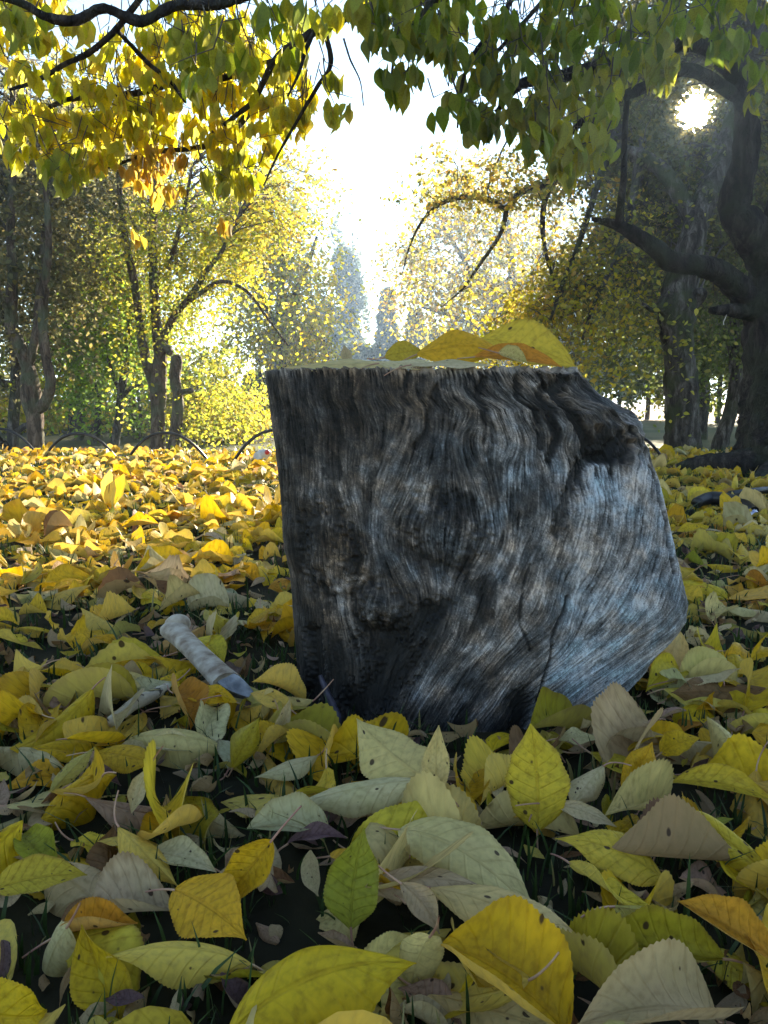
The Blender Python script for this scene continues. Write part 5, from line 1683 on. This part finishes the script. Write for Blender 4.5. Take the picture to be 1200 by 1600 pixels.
def cherry_limb(spec, name='branch', sides=12, rough=.16, seed=0):
    P, R = px_path(spec, CB_)
    if seed >= 8: R = R * .78; P[1:-1] += np.random.default_rng(seed).normal(0, .005, (len(P) - 2, 3))
    V_, F_, C_ = bark_tube(P, R, sides, 8, rough, seed)
    return link(name, make_mesh(name, V_, [F_, C_], M_bark_cherry), cherry)


cherry_limb([(1250, 775, 4.0, 110), (1245, 735, 4.0, 98), (1238, 690, 4.0, 82), (1232, 640, 4.0, 70), (1226, 580, 4.0, 60), (1222, 520, 4.0, 55), (1226, 470, 4.0, 58), (1236, 410, 4.0, 50), (1246, 330, 4.0, 44), (1256, 220, 4.0, 38), (1262, 80, 3.9, 32), (1260, -80, 3.8, 28)], 'trunk', 26, .14, 1)
cherry_limb([(1215, 722, 3.95, 34), (1160, 728, 3.9, 26), (1110, 726, 3.95, 17), (1070, 728, 4.0, 9), (1040, 738, 4.0, 4)], 'root', 14, .14, 2)
cherry_limb([(1225, 742, 3.8, 34), (1180, 765, 3.5, 18), (1150, 785, 3.3, 6)], 'root', 14, .14, 3)
cherry_limb([(1222, 480, 4.0, 26), (1180, 478, 3.95, 22), (1158, 455, 3.9, 19), (1130, 428, 3.85, 17), (1095, 415, 3.8, 15), (1050, 408, 3.8, 15), (1020, 385, 3.8, 13), (985, 362, 3.8, 10), (960, 350, 3.8, 7), (925, 342, 3.8, 3)], 'branch', 14, .2, 4)
cherry_limb([(968, 352, 3.8, 8), (970, 320, 3.75, 6), (975, 270, 3.7, 5), (976, 210, 3.7, 4.5), (980, 150, 3.7, 4)], 'branch', 9, .15, 5)
cherry_limb([(1200, 482, 3.98, 16), (1165, 486, 3.9, 12), (1135, 484, 3.85, 9), (1110, 485, 3.82, 5)], 'branch', 10, .2, 6)
cherry_limb([(1232, 440, 4.0, 34), (1195, 400, 3.95, 28), (1165, 355, 3.9, 26), (1146, 320, 3.9, 22), (1165, 240, 3.85, 18), (1158, 140, 3.8, 14), (1100, 72, 3.6, 12), (1020, 80, 3.5, 10), (950, 100, 3.4, 9), (880, 118, 3.3, 9), (815, 132, 3.3, 7), (775, 175, 3.3, 3)], 'branch', 14, .2, 7)
cherry_limb([(1150, 150, 3.8, 12), (1075, 108, 3.6, 11), (1000, 140, 3.5, 10), (935, 172, 3.4, 8), (880, 215, 3.4, 4), (850, 235, 3.4, 2)], 'branch', 10, .2, 8)
# boughs that cross the top of the view
cherry_limb([(1262, 20, 3.9, 22), (1100, -120, 3.4, 18), (850, -140, 2.9, 14), (600, -60, 2.5, 11), (410, -6, 2.4, 9), (340, 6, 2.4, 9), (275, 14, 2.4, 9), (220, 30, 2.4, 9), (165, 22, 2.4, 8), (120, 34, 2.4, 9), (75, 22, 2.4, 8), (25, -2, 2.4, 7), (-60, -20, 2.4, 5)], 'branch', 12, .25, 9)
cherry_limb([(850, -138, 2.9, 12), (720, -20, 3.0, 11), (600, 6, 3.1, 10), (510, 38, 3.2, 9), (470, 62, 3.2, 7), (430, 92, 3.3, 6), (400, 150, 3.5, 5), (360, 185, 3.6, 4), (330, 210, 3.7, 2.5)], 'branch', 11, .2, 10)
cherry_limb([(225, -10, 3.0, 6), (180, 48, 3.1, 6), (140, 82, 3.2, 5.5), (100, 102, 3.2, 5), (60, 125, 3.3, 4.5), (15, 140, 3.3, 3)], 'branch', 9, .2, 11)
cherry_limb([(185, 50, 3.1, 4), (205, 72, 3.2, 4), (232, 98, 3.3, 4), (265, 125, 3.4, 3.5), (290, 160, 3.4, 3)], 'branch', 8, .2, 12)
cherry_limb([(430, 95, 3.6, 6), (350, 125, 3.7, 6), (265, 132, 3.7, 6), (200, 146, 3.7, 6), (105, 155, 3.7, 5), (40, 190, 3.8, 3)], 'branch', 9, .2, 13)
cherry_limb([(400, 165, 3.8, 6), (350, 215, 3.8, 6), (300, 235, 3.9, 5), (240, 240, 3.9, 4), (130, 275, 3.9, 2)], 'branch', 9, .2, 14)
cherry_limb([(505, 40, 3.1, 5), (520, 100, 3.1, 4.5), (495, 140, 3.1, 4), (468, 185, 3.2, 3), (430, 240, 3.3, 2.5), (412, 290, 3.3, 1.6)], 'branch', 8, .2, 15)
cherry_limb([(500, 30, 3.1, 5), (480, 78, 3.0, 4), (465, 110, 3.0, 3), (450, 150, 3.0, 2)], 'branch', 8, .2, 16)
cherry_limb([(700, -30, 3.0, 6), (650, 30, 2.9, 4), (620, 90, 2.9, 3), (612, 140, 2.9, 2)], 'branch', 8, .2, 17)
cherry_limb([(850, -100, 3.0, 6), (790, 20, 3.0, 4.5), (740, 90, 3.0, 4), (720, 150, 3.0, 3), (715, 200, 3.0, 2)], 'branch', 8, .2, 18)
cherry_limb([(900, -60, 3.2, 6), (850, 0, 3.1, 4.5), (780, 75, 3.0, 4), (755, 105, 3.0, 3)], 'branch', 8, .2, 19)
cherry_limb([(537, 60, 2.6, 2), (548, 95, 2.6, 1.7), (562, 125, 2.6, 1.4), (568, 165, 2.6, 1)], 'branch', 6, .2, 20)

# canopy leaves: clusters hanging from short twigs
CY = [(0.74, 0.62, 0.04), (0.66, 0.60, 0.04), (0.76, 0.56, 0.03), (0.56, 0.56, 0.03)]
CO = [(0.62, 0.36, 0.04), (0.62, 0.42, 0.05)]
CG = [(0.22, 0.30, 0.02), (0.30, 0.34, 0.02), (0.16, 0.24, 0.02), (0.38, 0.36, 0.025)]
CGY = [(0.42, 0.42, 0.03), (0.30, 0.36, 0.03), (0.54, 0.48, 0.03)]
clusters = []


def cl(px, py, rx, ry, Y, rY, n, pal):
    if pal is CY: n = int(n * 1.0); rY *= .4
    if pal is CG: n = int(n * .54)
    for _ in range(n):
        while True:
            a, b = rng.uniform(-1, 1, 2)
            if a * a + b * b < 1: break
        clusters.append((px + a * rx, py + b * ry, Y + rng.uniform(-rY, rY), pal))


# left, sunlit
cl(60, 60, 90, 70, 3.3, .5, 30, CY); cl(180, 120, 120, 70, 3.6, .6, 46, CY); cl(60, 205, 75, 50, 3.7, .5, 34, CY); cl(150, 215, 80, 45, 3.7, .5, 34, CY)
cl(280, 40, 120, 50, 3.6, .6, 34, CY); cl(330, 110, 110, 60, 3.7, .6, 44, CY); cl(260, 190, 90, 45, 3.8, .5, 34, CY); cl(250, 265, 42, 45, 3.9, .3, 26, CO)
cl(370, 200, 80, 55, 3.8, .5, 36, CY); cl(420, 140, 60, 60, 3.6, .5, 26, CY); cl(350, 265, 55, 28, 3.8, .3, 16, CGY); cl(110, 265, 45, 22, 3.6, .3, 12, CGY); cl(400, 290, 25, 18, 3.7, .2, 5, CY)
cl(460, 190, 26, 30, 3.4, .3, 8, CY); cl(470, 60, 50, 50, 3.2, .4, 16, CGY); cl(522, 180, 18, 14, 3.0, .1, 2, CY); cl(515, 122, 6, 6, 3.0, .1, 1, CGY); cl(340, 350, 14, 10, 3.9, .1, 2, CO); cl(205, 368, 10, 8, 3.9, .1, 1, CO)
cl(20, 20, 60, 40, 2.8, .3, 10, CGY)
# near greenish cluster in the middle
cl(350, 70, 75, 35, 2.5, .25, 14, CGY); cl(300, 105, 30, 25, 2.4, .2, 6, CG); cl(420, 30, 40, 30, 2.4, .2, 7, CG)
# right, shaded green
cl(620, 40, 60, 45, 2.9, .4, 24, CG); cl(625, 120, 28, 32, 2.9, .3, 12, CG); cl(600, 10, 60, 25, 2.8, .4, 14, CGY); cl(720, 30, 80, 50, 3.0, .5, 34, CG); cl(745, 165, 55, 45, 3.0, .4, 30, CG); cl(820, 90, 90, 70, 3.1, .5, 50, CG)
cl(810, 200, 65, 40, 3.1, .4, 26, CG); cl(890, 60, 90, 70, 3.1, .5, 44, CG); cl(900, 170, 70, 60, 3.2, .4, 34, CGY); cl(900, 250, 40, 30, 3.3, .3, 12, CGY); cl(980, 40, 90, 60, 3.2, .5, 40, CG); cl(990, 110, 60, 40, 3.3, .4, 20, CGY)
cl(1080, 30, 90, 45, 3.2, .4, 30, CG); cl(1160, 40, 70, 60, 3.3, .4, 26, CG); cl(950, 210, 40, 40, 3.4, .3, 10, CGY); cl(1160, 130, 40, 60, 3.5, .3, 10, CG); cl(680, 80, 40, 40, 3.0, .3, 12, CG)
# canopy continuing above the view
cl(300, -150, 380, 90, 3.0, .9, 60, CY); cl(900, -130, 380, 110, 3.2, .9, 130, CG)

LPc, LAx, LNr, LL, LCc, TWc = [], [], [], [], [], []
for (px, py, Y, pal) in clusters:
    c = W(px, py, Y)
    n = rng.integers(4, 9)
    yaw = rng.uniform(0, 6.283)
    d = np.array([math.cos(yaw), math.sin(yaw), rng.uniform(-.2, .35)])
    tl = rng.uniform(.06, .15)
    t0 = c - d * tl * .5 + np.array([0, 0, .05]); t1 = c + d * tl * .5 + np.array([0, 0, .03])
    TWc.append(np.stack([t0 - d * .03 + [0, 0, .10], t0 + [0, 0, .02], (t0 + t1) / 2 + [0, 0, .012], t1]))
    for k in range(n):
        p = t0 + (t1 - t0) * rng.random() + rng.normal(0, .008, 3)
        ax = np.array([rng.normal(0, .32), rng.normal(0, .32), -1.0])
        yw = rng.uniform(0, 6.283)
        L = np.clip(rng.normal(.080, .013), .05, .108)
        LPc.append(p + np.array([0, 0, -.015 - L * .5])); LAx.append(ax); LNr.append([math.cos(yw), math.sin(yw), rng.normal(0, .2)]); LL.append(L)
        LCc.append(np.array(pal[rng.integers(0, len(pal))]) * rng.uniform(.8, 1.18))
LPc = np.array(LPc); LAx = np.array(LAx, float); LNr = np.array(LNr, float); LL = np.array(LL); LCc = np.array(LCc)
kk = sun_clear(LPc, 1.9); LPc, LAx, LNr, LL, LCc = LPc[kk], LAx[kk], LNr[kk], LL[kk], LCc[kk]
n = len(LPc)
dd = LPc - CAM; ff = dd @ np.array([0, cp, -sp]); vv_ = (dd @ np.array([0, sp, cp])) / ff; uu_ = dd[:, 0] / ff
inview = (np.abs(uu_) < .5) & (np.abs(vv_) < .655)
score = np.where(inview, LL / ff, -1)
ordc = np.argsort(-score)
big = set(ordc[:300].tolist())
Rm = frames(LAx, LNr)
# shared leaf shapes for the single leaves, several colours
variants = {}
cols_q = [(0.74, 0.62, 0.04), (0.66, 0.60, 0.04), (0.74, 0.46, 0.03), (0.22, 0.30, 0.02), (0.30, 0.34, 0.02), (0.16, 0.24, 0.02), (0.38, 0.36, 0.025), (0.40, 0.38, 0.04)]
for ci, cq in enumerate(cols_q):
    for vi in range(4):
        V_, uv_ = leaf_batch(1, 14, 6, [1.0], [rng.uniform(.44, .54)], [rng.uniform(.05, .35)], [rng.normal(0, .5)], [0.3], [rng.normal(0, .4)], [.06], [1.0], 0.05)
        m_ = V_.shape[1]
        cca = np.empty((m_, 4)); cca[:, :3] = cq; cca[:, 3] = .06
        variants[(ci, vi)] = make_mesh('leaf', V_[0], grid_faces(14, 6), M_canopy, {'Col': cca, 'luv': np.concatenate([uv_[0], np.full((m_, 1), rng.random())], 1)})
branch_pts = [(b, np.array([b.data.vertices[k].co[:] for k in range(0, len(b.data.vertices), 12)])) for b in cherry.children if b.name.startswith('branch')]


def nearest_branch(p):
    return min(branch_pts, key=lambda bp: ((bp[1] - p) ** 2).sum(1).min())[0]


for i in big:
    ci = int(np.argmin(((np.array(cols_q) - LCc[i]) ** 2).sum(1)))
    o = link('leaf', variants[(ci, int(rng.integers(0, 4)))], nearest_branch(LPc[i] - CB_))
    M4 = Matrix([[*(Rm[i][r] * LL[i]), LPc[i][r] - CB_[r]] for r in range(3)] + [[0, 0, 0, 1]])
    o.matrix_local = M4
ids = np.array([i for i in range(n) if i not in big])
m = len(ids)
V_, uv_ = leaf_batch(m, 8, 4, LL[ids], LL[ids] * rng.uniform(.44, .54, m), rng.uniform(.05, .35, m), rng.normal(0, .5, m), np.full(m, .3), rng.normal(0, .4, m), np.full(m, .06), rng.uniform(0, 6, m))
V_ = np.einsum('nij,nkj->nki', Rm[ids], V_) + (LPc[ids] - CB_)[:, None]
K = V_.shape[1]
f = grid_faces(8, 4)
Fc = (f[None] + (np.arange(m) * K)[:, None, None]).reshape(-1, 4)
cca = np.repeat(np.concatenate([LCc[ids], np.full((m, 1), .06)], 1), K, 0)
o = link('foliage', make_mesh('foliage', V_.reshape(-1, 3), Fc, M_canopy, {'Col': cca, 'luv': np.concatenate([uv_.reshape(-1, 2), np.repeat(rng.random(m), K)[:, None]], 1)}), cherry)
o['kind'] = 'stuff'
TW = np.stack(TWc) - CB_
Vt, Ft = tube_batch(TW, np.broadcast_to(np.array([.0026, .0022, .0018, .0010])[None], (len(TW), 4)), 4)
o = link('twigs', make_mesh('twigs', Vt, Ft, M_twig), cherry); o['kind'] = 'stuff'

# pale string hanging from the sawn stub of the cherry tree
s0 = W(1136, 478, 3.84)
P = np.array([s0, s0 + [.004, 0, -.02], s0 + [-.002, 0, -.05], s0 + [-.012, 0, -.075], s0 + [-.010, 0, -.09]]) - s0
V_, F_ = tube_batch(catmull(P, 4)[None], np.full((1, 17), .0022), 5)
o = link('string', make_mesh('string', V_, F_, M_white), None, s0)
set_props(o, 'short pale string hanging from the cut stub of the cherry tree', 'string')

# ------------------------------------------------------------------ haze
HAZE = True
if HAZE:
    hx_, hy0, hy1, hz0, hz1 = 640, -420, 920, -1.3, 22
    Vh = np.array([[x, y, z] for z in (hz0, hz1) for y in (hy0, hy1) for x in (-hx_, hx_)], float)
    Fh = np.array([[0, 2, 3, 1], [4, 5, 7, 6], [0, 1, 5, 4], [2, 6, 7, 3], [0, 4, 6, 2], [1, 3, 7, 5]])
    mh, th_, oh = new_mat('haze_air')
    pv = th_.nodes.new('ShaderNodeVolumePrincipled')
    pv.inputs['Color'].default_value = (0.50, 0.72, 1.0, 1)
    pv.inputs['Density'].default_value = 0.0017
    pv.inputs['Anisotropy'].default_value = 0.5
    th_.links.new(pv.outputs[0], oh.inputs['Volume'])
    o = link('haze', make_mesh('haze', Vh, Fh, mh, smooth=False))
    set_props(o, 'thin bluish morning haze in the air', kind='stuff')
    o.display_type = 'WIRE'
